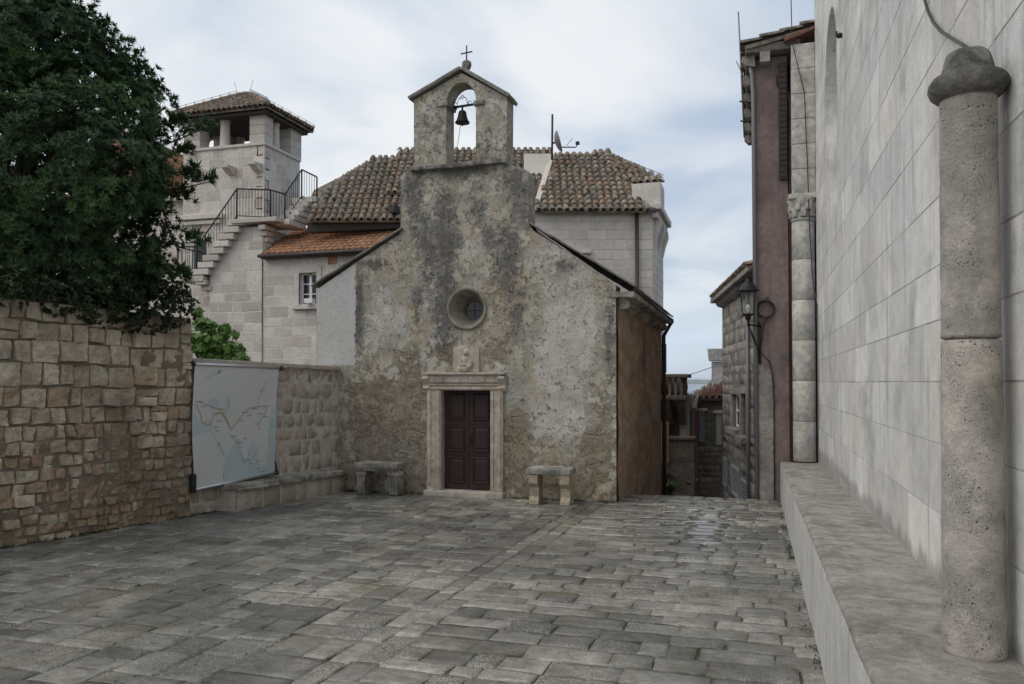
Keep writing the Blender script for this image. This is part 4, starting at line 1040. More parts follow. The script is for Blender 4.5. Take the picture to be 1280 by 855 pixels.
# cable over the column
mb = MB(); pts = [pX(x_, y_, XW-.02) for x_, y_ in ((1148, -40), (1156, 0), (1160, 14), (1166, 27), (1176, 39), (1190, 48), (1202, 55))]+[V((CX+.04, CY+.02, zt+.185)), V((CX+.085, CY+.06, zt+.1))]
mb.tube(pts, .008, 8); o = mb.build('cable', M_black); tag(o, 'black cable coming down the church wall to the mossy column cap', 'cable')
mb = MB(); pts = [pX(x_, y_, .955) for x_, y_ in ((1000, -20), (1002, 25))]+[V((.62, 13.74, 7.3)), V((.7, 13.74, 6.4)), V((.73, 13.73, 5.5)), V((.76, 13.72, 4.7)), V((.85, 13.74, 4.2)), V((.88, 13.7, 3.3)), V((.955, 13.53, 2.9))]
pts = [V((.60, 13.7, 8.3)), V((.62, 13.69, 7.2)), V((.8, 13.72, 6.4)), V((.84, 13.72, 5.2)), V((.86, 13.71, 4.3)), V((.9, 13.7, 3.4)), V((.96, 13.53, 2.88))]
mb.tube(pts, .008, 5); o = mb.build('cable', M_black); tag(o, 'thin dark cable running down the corner pillar of the church', 'cable')

# ------------------------------------------------------------------ alley, right side
# pink house
PY = 14.02
def pk(px, py): return pY(px, py, PY)
pX0, pX1 = pk(944, 400).x, pk(986, 400).x; pzt = pk(960, 72).z
ph = empty('pink_house', ((pX0+pX1)/2, PY+2.5, -2), 'narrow faded pink plaster house beside the church, with the street lantern', 'house')
mb = MB(); ov, of = sheet([(pX0, -3), (pX1, -3), (pX1, pzt), (pX0, pzt)], [], .09)
mb.add([V((q.x, PY-.012*noise.noise(V((q.x*3, 0, q.y*3))), q.y)) for q in ov], [tuple(f_) for f_ in of], (.5, .5, .5), True)
mb.box((pX0, PY+.012, -3), (pX1, PY+5.3, pzt), (.5, .5, .5)); mb.build('wall', M_pink, ph)
mb = MB(); mb.box((pX1+.002, PY+.5, -3), (1.6, PY+5.3, pzt), (.5, .5, .5)); mb.build('recessed_wall', M_maroon, ph)  # set-back part of the pink house, coloured dark to stand for its shadow
mb = MB(); x0, x1 = pk(973, 100).x, pk(983, 100).x
mb.box((x0, PY-.06, pk(980, 225).z), (x1, PY-.014, pk(980, 80).z)); 
for k in range(20): 
    z_ = pk(980, 222).z+(pk(980, 84).z-pk(980, 222).z)*k/20; mb.box((x0+.01, PY-.07, z_), (x1-.01, PY-.058, z_+.06))
mb.build('shutter', M_beam, ph)
mb = MB(); a = pk(986, 108); mb.tube([pk(972, 95), pk(973, 106), pk(986, 118), pk(988, 130), V((pX1+.03, PY-.05, -2))], .035, 8); mb.build('maroon_downpipe', M_maroon, ph)
mb = MB(); mb.tube([pk(936, 75)+V((0, -.04, 0)), pk(940, 95)+V((0, -.04, 0)), V((pX0-.01, PY-.05, pk(943, 120).z)), V((pX0+.015, PY-.05, -2.5))], .035, 8); mb.build('downpipe', M_zinc, ph)
mb = MB(); e0 = pk(932, 62); ex0 = e0.x
mb.rough(((ex0+pX1)/2+.1, PY+2.5, pzt+.1), ((pX1-ex0)/2+.1, 2.72, .07), bev=.015, cut=4, amp=.01); cr = mb.build('eave', M_slab, ph)
for k in range(6):
    mb = MB(); y = PY-.1+k*.9; mb.poly([V((pX0+.02-a, y, pzt+b_)) for a, b_ in ((0, .03), (.2, .03), (.22, -.05), (.15, -.13), (0, -.16))], (0, .2, 0)); mb.build('corbel', M_greyst, ph)
mb = MB(); y = PY-.22
mb.poly([V((pX0+.1+a, y, pzt+b_)) for a, b_ in ((0, .03), (.16, .03), (.16, -.14), (0, -.14))], (0, .2, 0)); mb.build('corbel', M_greyst, ph)
mb = MB(); A_ = V((ex0-.02, PY-.25, pzt+.19)); B_ = V((1.6, PY-.25, pzt+.5)); q = [A_, V((ex0-.02, PY+5.2, pzt+.19)), B_+V((0, 5.45, 0)), B_]
tiles(mb, A_+V((0, 5.4, 0)), V((0, -1, 0)), B_-A_, [q[1], q[0], q[3], q[2]], .22, .32, .09, .02); mb.build('roof', M_slabtile, ph)
mb = MB()                                                     # peeled grey render at the corner foot
ov, of = sheet([(pX0+.02, -3), (pk(966, 600).x, -3), (pk(968, 560).x, pk(968, 520).z), (pk(964, 470).x, pk(964, 462).z), (pX0+.02, pk(948, 452).z)], [], .08)
mb.add([V((q.x, PY-.022-.02*noise.noise(V((q.x*5, 1, q.y*4))), q.y)) for q in ov], [tuple(f_) for f_ in of], (.5, .5, .5), True); mb.build('peeled_render', M_greyst, ph)
mb = MB(); mb.tube([pk(937, 55), pk(933, 120)], .012)
# TV mast
an = empty('tv_antenna', pk(929, 160), 'thin rooftop aerial mast fixed to the eave of the pink house', 'antenna')
mb = MB(); base = pk(930, 165)+V((0, .3, 0)); top = pk(922.5, 5)+V((0, .3, 0)); mb.tube([base, top], .014); mb.build('mast', M_zinc, an)
for py_ in (120, 145):
    mb = MB(); q = base.lerp(top, (165-py_)/160); mb.tube([q, q+V((.16, .1, 0))], .01); mb.tube([q+V((-.05, 0, .02)), q+V((.03, .0, -.02))], .014); mb.build('clamp', M_iron, an)
mb = MB(); q = base.lerp(top, .53); mb.tube([q+V((-.08, -.3, .07)), q+V((.1, .3, -.12))], .008)
for k in range(7):
    s_ = q+V((-.08, -.3, .07)).lerp(V((.1, .3, -.12)), k/6); mb.tube([s_-V((.0, .04, .07)), s_+V((.0, .04, .07))], .004, 4)
mb.build('aerial', M_alu, an)
# lantern
lb = pk(949, 420)
la = empty('street_lantern', V((lb.x, PY-.05, lb.z)), 'black wall lantern on a slanting bracket at the corner of the pink house', 'street lamp')
lc = pY(935, 380, PY-.18); zl0, zl1 = pY(935, 393, lc.y).z, pY(935, 364, lc.y).z
mb = MB(); LX, LY = lc.x, lc.y
def ring(w_, z_): return [V((LX+a*w_, LY+b_*w_, z_)) for a, b_ in ((-1, -1), (1, -1), (1, 1), (-1, 1))]
r0, r1 = ring(.085, zl0), ring(.125, zl1)
for i in range(4): mb.tube([r0[i], r1[i]], .009, 5)
for r_ in (r0, r1):
    for i in range(4): mb.tube([r_[i], r_[(i+1) % 4]], .01, 5)
mb.lathe((LX, LY, zl0-.12), [(.015, 0), (.03, .03), (.05, .06), (.04, .085), (.1, .11), (.1, .118)], 12); mb.build('frame', M_iron, la)
mb = MB(); mb.lathe((LX, LY, zl1), [(.19, 0), (.185, .015), (.14, .03), (.115, .09), (.07, .13), (.05, .14), (.055, .165), (.03, .18), (.03, .2), (.0, .215)], 16); mb.build('hood', M_iron, la)
mb = MB(); a, b_ = ring(.08, zl0+.005), ring(.12, zl1-.005); mb.add(a+b_, [(i, (i+1) % 4, 4+(i+1) % 4, 4+i) for i in range(4)]); mb.build('glass', M_lampglass, la)
mb = MB(); mb.lathe((LX, LY, zl0+.02), [(.015, 0), (.018, .03), (.035, .08), (.038, .11), (.02, .14), (0, .15)], 10); mb.build('bulb', M_whitepaint, la)
mb = MB(); wl = pk(949, 410); za = zl0-.17; xw = pk(949.5, 410).x; yw = PY-.02
mb.tube([(LX, LY, zl0-.1), (LX, LY, za-.02)], .02, 8); mb.tube([(LX, LY, za), (xw+.03, yw, za-.02)], .015, 6); mb.tube([(LX, LY, za), (xw, yw-.01, pk(949, 442).z)], .018, 6)
mb.tube([(xw, yw-.01, za+.05), (xw, yw-.01, pk(949, 455).z)], .018, 6); mb.build('bracket', M_iron, la)
# coil of cable
cc = pk(957, 387)+V((0, -.03, 0)); mb = MB()
for k, (rr, dz, dy) in enumerate(((.13, 0, 0), (.138, .006, -.016), (.124, -.008, -.03))):
    mb.tube([cc+V((rr*math.cos(a*math.tau/24+k), dy, dz+rr*1.04*math.sin(a*math.tau/24+k))) for a in range(25)], .011, 6)
mb.tube([cc+V((.0, -.02, .13)), cc+V((.01, .01, .2)), cc+V((.05, .02, .19))], .011); mb.tube([cc+V((.05, -.0, -.12)), cc+V((-.03, .0, -.22)), pk(950, 440)+V((0, -.03, 0)), pk(962, 452)+V((0, -.03, 0)), pk(967, 480)+V((0, -.03, 0)), pk(968, 640)+V((0, -.03, 0))], .008)
o = mb.build('cable_coil', M_black); tag(o, 'coil of black cable hung on the pink house beside the lantern', 'cable')

# grey stone house where the alley bends left
P0 = V((-.05, 19.5, 0)); dB = V((-.161, .996, 0)).normalized(); nB = V((-dB.y, dB.x, 0))     # faces the alley
gh = empty('stone_house', (.8, 22, -3.2), 'grey stone alley house with projecting eave and shuttered windows behind the lantern', 'house')
LB = 5.4; zg = -3.6; zt = 4.1
def bpt(px, py):                                              # pixel onto the alley front
    d = ray(px, py); t = (P0-EYE).dot(nB)/d.dot(nB); return EYE+d*t
def buv(px, py): q = bpt(px, py); return (q-P0).dot(dB), q.z-zg
wins = []
for (xa, xb, ya, yb) in ((917, 927, 493, 535), (929.5, 935.5, 492, 545)):
    u1, v0 = buv(xa, yb); u0, v1 = buv(xb, ya); v0b = buv((xa+xb)/2, yb)[1]; wins.append((min(u0, u1), max(u0, u1), v0b, buv((xa+xb)/2, ya)[1]))
lowsh = []
for (xa, xb, ya, yb) in ((905, 909.5, 572, 607), (915.5, 925.5, 583, 620), (928, 935.5, 600, 640)):
    u1 = buv(xa, yb)[0]; u0 = buv(xb, ya)[0]; lowsh.append((min(u0, u1), max(u0, u1), buv((xa+xb)/2, yb)[1], buv((xa+xb)/2, ya)[1]))
mb = MB(); masonry(mb, P0-dB*1.5+V((0, 0, zg)), dB, V((0, 0, 1)), nB, LB+1.5, rows_to(zt-zg, .2, .36), (.25, .8), .02, .004, .008, .012, holes=[(a+1.5, b_+1.5, c, d) for a, b_, c, d in wins+lowsh], back=.35, relief=.006, grid=3)
mb.hexa([P0+dB*LB+V((0, 0, zg)), P0+dB*LB-nB*3+V((0, 0, zg)), P0+dB*LB-nB*3+V((0, 0, zt)), P0+dB*LB+V((0, 0, zt))], -dB*.3, (.5, .5, .5))
mb.build('wall', M_greyst, gh)
mb = MB(); c = P0+dB*(LB/2-.6)+nB*.1+V((0, 0, zt+.06)); mb.rough(c, (LB/2+.85, .22, .07), (dB, nB, V((0, 0, 1))), bev=.015, cut=4, amp=.006); mb.build('eave', M_greyst, gh)
for k in range(12):
    mb = MB(); q = P0+dB*(LB-.15-k*.45)+nB*.02+V((0, 0, zt-.03)); mb.poly([q+nB*a+V((0, 0, b_)) for a, b_ in ((0, .02), (.18, .02), (.19, -.05), (.13, -.12), (0, -.16))], -dB*.2); mb.build('dentil', M_greyst, gh)
mb = MB(); A_ = P0+dB*LB+nB*.3+V((0, 0, zt+.14)); q = [A_, P0-dB*1.5+nB*.3+V((0, 0, zt+.14)), P0-dB*1.5-nB*2.5+V((0, 0, zt+1.1)), P0+dB*LB-nB*2.5+V((0, 0, zt+1.1))]
tiles(mb, A_, -dB, q[3]-q[0], q, .22, .32, .09, .02); mb.build('roof', M_tile_old, gh)
for i, (a, b_, c, d) in enumerate(wins):
    mb = MB(); o_ = P0+V((0, 0, zg))
    def bp(u, v, n_): return o_+dB*u+V((0, 0, v))+nB*n_
    for (ua, ub, va, vb) in ((a-.13, a, c, d), (b_, b_+.13, c, d), (a-.13, b_+.13, d, d+.16)):
        mb.rough(bp((ua+ub)/2, (va+vb)/2, .02), ((ub-ua)/2, .05, (vb-va)/2), (dB, nB, V((0, 0, 1))), bev=.01, cut=0, amp=0)
    mb.rough(bp((a+b_)/2, c-.08, .08), ((b_-a)/2+.2, .13, .08), (dB, nB, V((0, 0, 1))), bev=.01, cut=0, amp=0)
    wf = mb.build('window', M_greyst, gh)
    mb = MB(); mb.hexa([bp(a, c, -.12), bp(b_, c, -.12), bp(b_, d, -.12), bp(a, d, -.12)], -nB*.02); mb.build('pane', M_glass, wf)
    mb = MB()
    for (ua, ub, va, vb) in ((a, a+.06, c, d), (b_-.06, b_, c, d), ((a+b_)/2-.04, (a+b_)/2+.04, c, d), (a, b_, c, c+.06), (a, b_, d-.06, d), (a, b_, (c+d)/2-.03, (c+d)/2+.03)):
        mb.rough(bp((ua+ub)/2, (va+vb)/2, -.09+.002*(ub-ua)), ((ub-ua)/2, .02, (vb-va)/2), (dB, nB, V((0, 0, 1))), bev=.004, cut=0, amp=0)
    mb.build('sash', M_whitepaint if i == 0 else M_greenpaint, wf)
def louvre(mb, o_, du, n_, u0, u1, v0, v1, y):
    du, n_ = V(du), V(n_)
    def q(u, v, k): return V(o_)+du*u+V((0, 0, v))+n_*(y+k)
    ax = (du, n_, V((0, 0, 1))); fr_ = min(.05, (u1-u0)*.2)
    for (ua, ub, va, vb) in ((u0, u0+fr_, v0, v1), (u1-fr_, u1, v0, v1), (u0+fr_, u1-fr_, v0, v0+.06), (u0+fr_, u1-fr_, v1-.06, v1)):
        mb.rough(q((ua+ub)/2, (va+vb)/2, 0), ((ub-ua)/2, .02, (vb-va)/2), ax, bev=.003, cut=0, amp=0)
    k = int((v1-v0-.12)/.07)
    for i in range(k):
        z_ = v0+.06+(i+.5)*(v1-v0-.12)/k; w_ = (n_*.6+V((0, 0, 1))).normalized()
        mb.rough(q((u0+u1)/2, z_, 0), ((u1-u0)/2-fr_-.001, .006, .026), (du, du.cross(w_), w_), bev=0, cut=0, amp=0)
for (a, b_, c, d) in lowsh:
    mb = MB(); louvre(mb, P0+V((0, 0, zg)), dB, nB, a, b_, c, d, .03); mb.build('shutter', M_greenpaint, gh)
mb = MB(); q = P0+dB*.25+nB*.06; mb.tube([q+V((0, 0, zt-.1)), q+V((0, 0, zg))], .045, 8); mb.build('downpipe', M_zinc, gh)

# brown house closing the alley
YB = 27.0
def fb(px, py, Y=YB): return pY(px, py, Y)
bh = empty('brown_house', (fb(885, 500).x, YB+2, -5), 'dark brown house closing the alley with two shuttered windows and a red roof', 'house')
x0, x1 = fb(868, 500).x, fb(918, 500).x; zt = fb(885, 497).z; zg = -5.5
wn = [(fb(873.5, 520).x, fb(880.5, 520).x, fb(877, 552).z, fb(877, 514).z), (fb(895, 520).x, fb(902, 520).x, fb(898, 556).z, fb(898, 517).z)]
mb = MB(); masonry(mb, V((x0, YB, zg)), V((1, 0, 0)), V((0, 0, 1)), V((0, -1, 0)), x1-x0, rows_to(zt-zg, .15, .25), (.2, .5), .02, .004, .008, .012, holes=[(a-x0, b_-x0, c-zg, d-zg) for a, b_, c, d in wn], relief=.006, grid=3)
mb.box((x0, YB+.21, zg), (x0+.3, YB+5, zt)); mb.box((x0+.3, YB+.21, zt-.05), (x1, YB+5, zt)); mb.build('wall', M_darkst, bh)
for a, b_, c, d in wn:
    mb = MB(); louvre(mb, V((0, YB, 0)), V((1, 0, 0)), V((0, -1, 0)), a, (a+b_)/2-.005, c, d, .02); louvre(mb, V((0, YB, 0)), V((1, 0, 0)), V((0, -1, 0)), (a+b_)/2+.005, b_, c, d, .02); mb.build('shutter', M_greenpaint, bh)
    mb = MB(); mb.rough(((a+b_)/2, YB-.04, d+.06), ((b_-a)/2+.1, .07, .05), bev=.01, cut=0, amp=0); mb.build('lintel', M_greyst, bh)
mb = MB(); A_ = V((x0-.1, YB-.2, zt+.02)); q = [A_, V((x1, YB-.2, zt+.02)), V((x1, YB+2.4, zt+.5)), V((x0+.8, YB+2.4, zt+.42))]
tiles(mb, A_, V((1, 0, 0)), q[2]-q[1], q, .2, .3, .08, .01); mb.build('roof', M_tile_red, bh)
mb = MB(); mb.rough(((x0+x1)/2, YB-.1, zt-.05), ((x1-x0)/2, .14, .05), bev=.01, cut=0, amp=0); mb.build('eave', M_beam, bh)
mb = MB(); mb.tube([V((x0+.04, YB-.08, zt)), V((x0+.04, YB-.08, zg))], .06, 8); mb.build('downpipe', M_rustpipe, bh)
# tiled roof house further down with chimney
YH = 33.0
th = empty('tiled_house', (fb(878, 490, YH).x, YH+2, -6), 'low house with weathered tile roof and big white chimney above the sea', 'house')
z0 = fb(870, 512, YH).z; A_ = fb(838, 516, YH); B_ = fb(925, 516, YH); C_ = fb(925, 462, YH+5); D_ = fb(893, 474, YH+5); E_ = fb(862, 492, YH+2)
A_.z = B_.z = z0
mb = MB(); tiles(mb, A_, B_-A_, fb(890, 474, YH+5)-fb(880, 512, YH), [A_, B_, V((B_.x, D_.y, D_.z)), D_], .24, .34, .09, .02); mb.build('roof', M_tile_old, th)
mb = MB(); mb.box((A_.x+.15, YH+.15, -7), (B_.x, YH+6, z0-.12)); mb.build('wall', M_plasterw, th)
c0, c1 = fb(889.5, 460, YH+4).x, fb(918, 460, YH+4).x
mb = MB(); mb.rough(((c0+c1)/2, YH+4.3, (fb(895, 452, YH+4).z+fb(895, 480, YH+4).z)/2-.5), ((c1-c0)/2, .4, (fb(895, 452, YH+4).z-fb(895, 480, YH+4).z)/2+.5), bev=.02, cut=0, amp=0)
mb.rough(((c0+c1)/2, YH+4.3, fb(895, 443.5, YH+4).z), ((c1-c0)/2+.12, .52, (fb(895, 436, YH+4).z-fb(895, 451, YH+4).z)/2), bev=.02, cut=0, amp=0, taper=1.08); mb.build('chimney', M_concrete, th)
mb = MB(); mb.tube([fb(855, 470, 26), fb(873, 465, 28), fb(895, 457, 30)], .012, 5); o = mb.build('overhead_cable', M_black); tag(o, 'thin overhead cable crossing the gap of sea between the roofs', 'cable')

# terraced house on the left of the alley, seen past the chapel
YT = 22.5
def ft(px, py, Y=YT): return pY(px, py, Y)
tz = empty('balcony_house', (ft(838, 560).x, YT+1, -4), 'shadowy alley house with stone balcony, ochre shutter and arched terrace', 'house')
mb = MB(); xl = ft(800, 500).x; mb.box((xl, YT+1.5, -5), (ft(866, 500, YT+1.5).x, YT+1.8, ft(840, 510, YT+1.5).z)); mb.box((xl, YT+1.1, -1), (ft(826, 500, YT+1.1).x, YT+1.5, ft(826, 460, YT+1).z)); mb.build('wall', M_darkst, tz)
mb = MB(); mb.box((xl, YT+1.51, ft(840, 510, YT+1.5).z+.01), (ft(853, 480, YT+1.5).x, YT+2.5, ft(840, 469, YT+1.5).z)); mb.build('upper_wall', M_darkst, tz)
mb = MB(); zt, zb = ft(845, 468).z, ft(845, 497).z; xr_ = ft(856, 480).x
mb.rough(((xl+xr_)/2+.03, YT+.55, zt-.04), ((xr_-xl)/2+.06, .65, .05), bev=.01, cut=3, amp=.004)
mb.rough(((xl+xr_)/2, YT+.55, zb+.0), ((xr_-xl)/2+.04, .63, .06), bev=.01, cut=3, amp=.004)
x = xr_-.08
while x > xl:
    mb.lathe((x, YT+.03, zb+.05), [(.05, 0), (.05, .04), (.03, .08), (.055, .2), (.05, .28), (.03, .4), (.045, .5), (.05, zt-zb-.1)], 8); x -= .16
for y in (.2, .4, .6, .8, 1.):
    mb.lathe((xr_-.05, YT+.03+y, zb+.05), [(.05, 0), (.05, .04), (.03, .08), (.055, .2), (.05, .28), (.03, .4), (.045, .5), (.05, zt-zb-.1)], 8)
mb.build('balcony', M_darkst, tz)
mb = MB()
for px_ in (832, 850):
    c = ft(px_, 505); mb.poly([V((c.x-.1, YT+.1+a, zb-.06+b_)) for a, b_ in ((0, 0), (1.0, 0), (1., -.75), (.8, -.7), (.4, -.4), (.1, -.2))], (.2, 0, 0))
mb.build('balcony_bracket', M_darkst, tz)
# terrace with arch beneath
zt, zb = ft(850, 549).z, ft(850, 578).z; xr_ = ft(868, 560).x
mb = MB(); mb.rough(((xl+xr_)/2, YT+.12, (zt+zb)/2), ((xr_-xl)/2, .12, (zt-zb)/2), bev=.01, cut=3, amp=.006)
mb.rough(((xl+xr_)/2, YT+.1, zt+.03), ((xr_-xl)/2+.03, .17, .04), bev=.01, cut=3, amp=.004)
pts = [V((xl, YT, zb-.001)), V((xr_, YT, zb-.001)), V((xr_, YT, zb-.62))]+[V((xr_-.02-(xr_-xl)*k/8, YT, zb-.62+.45*math.sin(math.pi/2*k/8))) for k in range(1, 9)]
mb.poly(pts, (0, .5, 0)); mb.box((xr_-.25, YT+.003, -6), (xr_-.002, YT+1.4, zb-.6)); mb.build('terrace', M_darkst, tz)
mb = MB(); x_ = ft(855, 520, YT+1).x; mb.rough((x_, YT+1.2, (ft(855, 505, YT+1).z+zt)/2), (.13, .12, (ft(855, 505, YT+1).z-zt)/2), bev=.01, cut=0, amp=0); mb.build('terrace_pillar', M_concrete, tz)
mb = MB(); louvre(mb, V((0, YT, 0)), V((1, 0, 0)), V((0, -1, 0)), ft(827, 560).x, ft(836.5, 560).x, ft(832, 578).z, ft(832, 527).z, .08); mb.build('ochre_shutter', M_ochre, tz)
mb = MB(); q = [ft(840, 510, YT+1.4), ft(870, 508, YT+1.4), ft(873, 492, YT+4), ft(846, 492, YT+4)]
tiles(mb, q[0], q[1]-q[0], q[3]-q[0], q, .22, .32, .09, .02); mb.build('terrace_roof', M_tile_old, tz)
mb = MB(); louvre(mb, V((0, 20.2, 0)), V((1, 0, 0)), V((0, -1, 0)), pY(824, 450, 20.2).x, pY(833, 450, 20.2).x, pY(829, 466, 20.2).z, pY(829, 430, 20.2).z, 0); o = mb.build('upper_shutter', M_timber, tz)

# ------------------------------------------------------------------ rear mansion behind the chapel
TM = 25.0
def mT(px, py, t=TM): return pT(px, py, t)
mn = empty('mansion', mT(700, 560), 'large pale stone mansion with old barrel tile roof rising behind the chapel', 'house')
A_, B_ = mT(640, 264), mT(816, 264); zt = A_.z; zg = -1.; dM = (B_-A_); dM.z = 0; LM = dM.length; dM.normalize(); nM = V((dM.y, -dM.x, 0))
mb = MB(); masonry(mb, V((A_.x, A_.y, zg)), dM, V((0, 0, 1)), nM, LM, rows_to(zt-zg, .26, .36), (.35, .9), .012, .008, .01, .006, back=.4, relief=.004)
B0 = V((B_.x, B_.y, zg)); masonry(mb, B0, V((0, 1, 0)), V((0, 0, 1)), V((1, 0, 0)), 2.9, rows_to(zt-zg, .26, .36), (.35, .9), .012, .008, .01, .006, back=.3, relief=.004)
mb.build('wall', M_mans, mn)
q = [mT(512, 330, 25.8), mT(645, 330, 25.8), mT(645, 244, 25.8), mT(512, 252, 25.8)]
mb = MB(); mb.poly(q, (0, .3, 0)); mb.build('rear_wall', M_mans, mn)
mb = MB()                                                     # side cornice and gable stub
mb.rough(B0+V((.12, 1.4, zt-zg+.12)), (.16, 1.6, .1), bev=.02, cut=3, amp=.005); mb.rough(B0+V((.06, 1.4, zt-zg-.1)), (.1, 1.5, .12), bev=.03, cut=3, amp=.005)
for k in range(3): mb.poly([B0+V((a, .2+k*1.1, zt-zg-.2+b_)) for a, b_ in ((0, 0), (.2, 0), (.22, -.2), (.12, -.5), (0, -1.0))], (0, .3, 0))
c0, c1 = mT(788, 246), mT(826, 240); cz0, cz1 = zt, mT(800, 229).z
mb.rough(((c0.x+c1.x)/2, c0.y+.8, (cz0+cz1)/2+.05), ((c1.x-c0.x)/2, .5, (cz1-cz0)/2), bev=.02, cut=2, amp=.004)
mb.build('cornice', M_mans, mn)
mb = MB(); mb.tube([V((A_.x, A_.y, zt+.02))+nM*.16, V((B_.x, B_.y, zt+.02))+nM*.16+dM*.1], .075, 8); mb.build('gutter', M_zinc, mn)
mb = MB(); q = mT(795.5, 300)+nM*.1; mb.tube([V((q.x, q.y, zt)), V((q.x, q.y, zg))], .06, 8); mb.build('downpipe', M_brownpipe, mn)
mb = MB(); q = mT(720, 315); mb.rough(q+nM*.06, (.45, .1, .06), (dM, nM, V((0, 0, 1))), bev=.01, cut=0, amp=0); mb.rough(q+nM*.02-V((0, 0, .35)), (.38, .06, .3), (dM, nM, V((0, 0, 1))), bev=.01, cut=0, amp=0); mb.build('window_lintel', M_white, mn)
# right roof
A_, B_ = mT(668, 262, 24.7), mT(812, 262, 24.7); C_, D_ = mT(757, 190, 28), mT(697, 187, 28); E_ = mT(826, 223, 26.6)
D_.z = C_.z
mb = MB(); tiles(mb, A_, B_-A_, (C_-mT(757, 262, 24.7)), [A_, B_, C_, D_], .225, .32, .094, .018, 6)
mb.build('roof', M_tile_old, mn)
A2, B2 = mT(788, 229, 26.2), mT(831, 224, 26.2); mb = MB(); tiles(mb, A2, B2-A2, C_-mT(790, 229, 26.2), [A2, B2, C_+V((.1, 0, .02)), C_+V((-.5, 0, .0))], .225, .32, .094, .018, 6); mb.build('roof_return', M_tile_old, mn)
mb = MB(); mb.poly([mT(664, 264, 24.6), mT(671, 262, 24.6), mT(694, 190, 27.9), mT(686, 196, 27.9)], (-.0, .3, .05)); mb.poly([mT(655, 300, 24.9), mT(668, 300, 24.9), mT(692, 192, 27.8), mT(655, 192, 27.8)], (0, .3, 0)); mb.build('gable_parapet', M_mans, mn)
# middle roof (behind the bell opening) and left roof
A_, B_ = mT(480, 240, 26), mT(690, 240, 26); C_, D_ = mT(690, 187, 29), mT(500, 189, 29)
mb = MB(); tiles(mb, A_, B_-A_, C_-B_, [A_, B_, C_, D_], .225, .32, .094, .018, 6); mb.build('roof', M_tile_old, mn)
A_, B_ = mT(384, 277, 25), mT(520, 271, 25); A_.z = B_.z = (A_.z+B_.z)/2; C_, D_, E_ = mT(520, 196, 28.4), mT(466, 201, 28.4), mT(408, 238, 26.6)
mb = MB(); tiles(mb, A_, B_-A_, C_-B_, [A_, B_, C_, D_, E_], .225, .32, .094, .018, 6); mb.build('roof', M_tile_old, mn)
mb = MB(); A2 = mT(386, 268, 26.8); tiles(mb, mT(380, 262, 27), V((1, .3, 0)), mT(466, 198, 29.5)-mT(440, 262, 27), [mT(380, 262, 27), mT(480, 262, 27), mT(470, 197, 29.5), mT(392, 236, 27.5)], .225, .32, .094, .018, 6); mb.build('roof', M_tile_old, mn)
mb = MB(); mb.hexa([mT(384, 290, 25.2), mT(520, 284, 25.2), mT(520, 272, 25.2), mT(384, 278, 25.2)], (0, .3, 0)); mb.build('eave_board', M_beam, mn)
mb = MB(); q = mT(493, 262, 25.0); mb.rough(q, (.1, .2, .12), bev=.01, cut=0, amp=0); mb.build('roof_vent', M_black, mn)
mb = MB(); mb.tube([mT(640, 187, 28.9), mT(668, 188, 28.9)], .01, 4); mb.build('lightning_wire', M_zinc, mn)
mb = MB(); mb.tube([mT(755, 187, 28), mT(790, 203, 27.4), mT(830, 219, 26.4)], .012, 4)
for px_, py_ in ((760, 189), (778, 197), (797, 206), (815, 213)): q = mT(px_, py_, 27.2); mb.tube([q-V((0, 0, .12)), q+V((0, 0, .03))], .012, 4)
mb.build('lightning_wire', M_zinc, mn)
sdn = empty('satellite_dish', mT(691, 190, 27), 'rooftop mast with grey dish seen edge-on, right of the bell gable', 'antenna')
mb = MB(); mb.tube([mT(690, 200, 27), mT(690.5, 143, 27)], .035, 8); mb.build('mast', M_iron, sdn)
mb = MB(); c = mT(697, 177, 27); axz = V((.94, .22, .26)).normalized(); axx = axz.cross(V((0, 1, 0))).normalized(); axy = axz.cross(axx)
mb.lathe(c, [(.02, .1), (.18, .07), (.29, .02), (.36, -.05), (.365, -.06), (.36, -.07), (.28, .0), (.17, .05), (.02, .08)], 24, ax=(axx, axy, -axz)); mb.build('dish', M_zinc, sdn)
mb = MB(); mb.tube([c, c+V((-.2, 0, -.05))], .03); mb.tube([mT(701, 184, 27), mT(720, 184, 27), mT(722, 180, 27)], .02); mb.rough(mT(722, 179, 27), (.06, .06, .05), bev=.01, cut=0, amp=0); mb.tube([mT(708, 182, 27), mT(716, 173, 27)], .008); mb.build('arm', M_iron, sdn)

# ------------------------------------------------------------------ annex with the small window
YA = 22.0
def fa(px, py, Y=YA): return pY(px, py, Y)
ah_ = empty('annex_house', fa(400, 560), 'pale block annex with a small white window and an orange tile roof', 'house')
x0, x1 = fa(328.5, 400).x, fa(520, 400).x; zt = fa(400, 316).z; zg = -1.
wx0, wx1, wz0, wz1 = fa(374, 380).x, fa(396, 380).x, fa(385, 381).z, fa(385, 341).z
mb = MB(); masonry(mb, V((x0, YA, zg)), V((1, 0, 0)), V((0, 0, 1)), V((0, -1, 0)), x1-x0, rows_to(zt-zg, .28, .37), (.3, .75), .022, .004, .01, .01, holes=[(wx0-x0, wx1-x0, wz0-zg, wz1-zg)], back=.35, relief=.006)
mb.build('wall', M_white, ah_)
mb = MB()
for (a, b_, c, d) in ((wx0-.16, wx0, wz0, wz1), (wx1, wx1+.16, wz0, wz1), (wx0-.16, wx1+.16, wz1, wz1+.18)): mb.rough(((a+b_)/2, YA-.0, (c+d)/2), ((b_-a)/2, .04, (d-c)/2), bev=.008, cut=0, amp=0)
mb.rough(((wx0+wx1)/2, YA-.04, wz0-.07), ((wx1-wx0)/2+.2, .1, .07), bev=.01, cut=0, amp=0); wf = mb.build('window', M_white, ah_)
mb = MB(); mb.box((wx0, YA+.2, wz0), (wx1, YA+.22, wz1)); mb.build('pane', M_glass, wf)
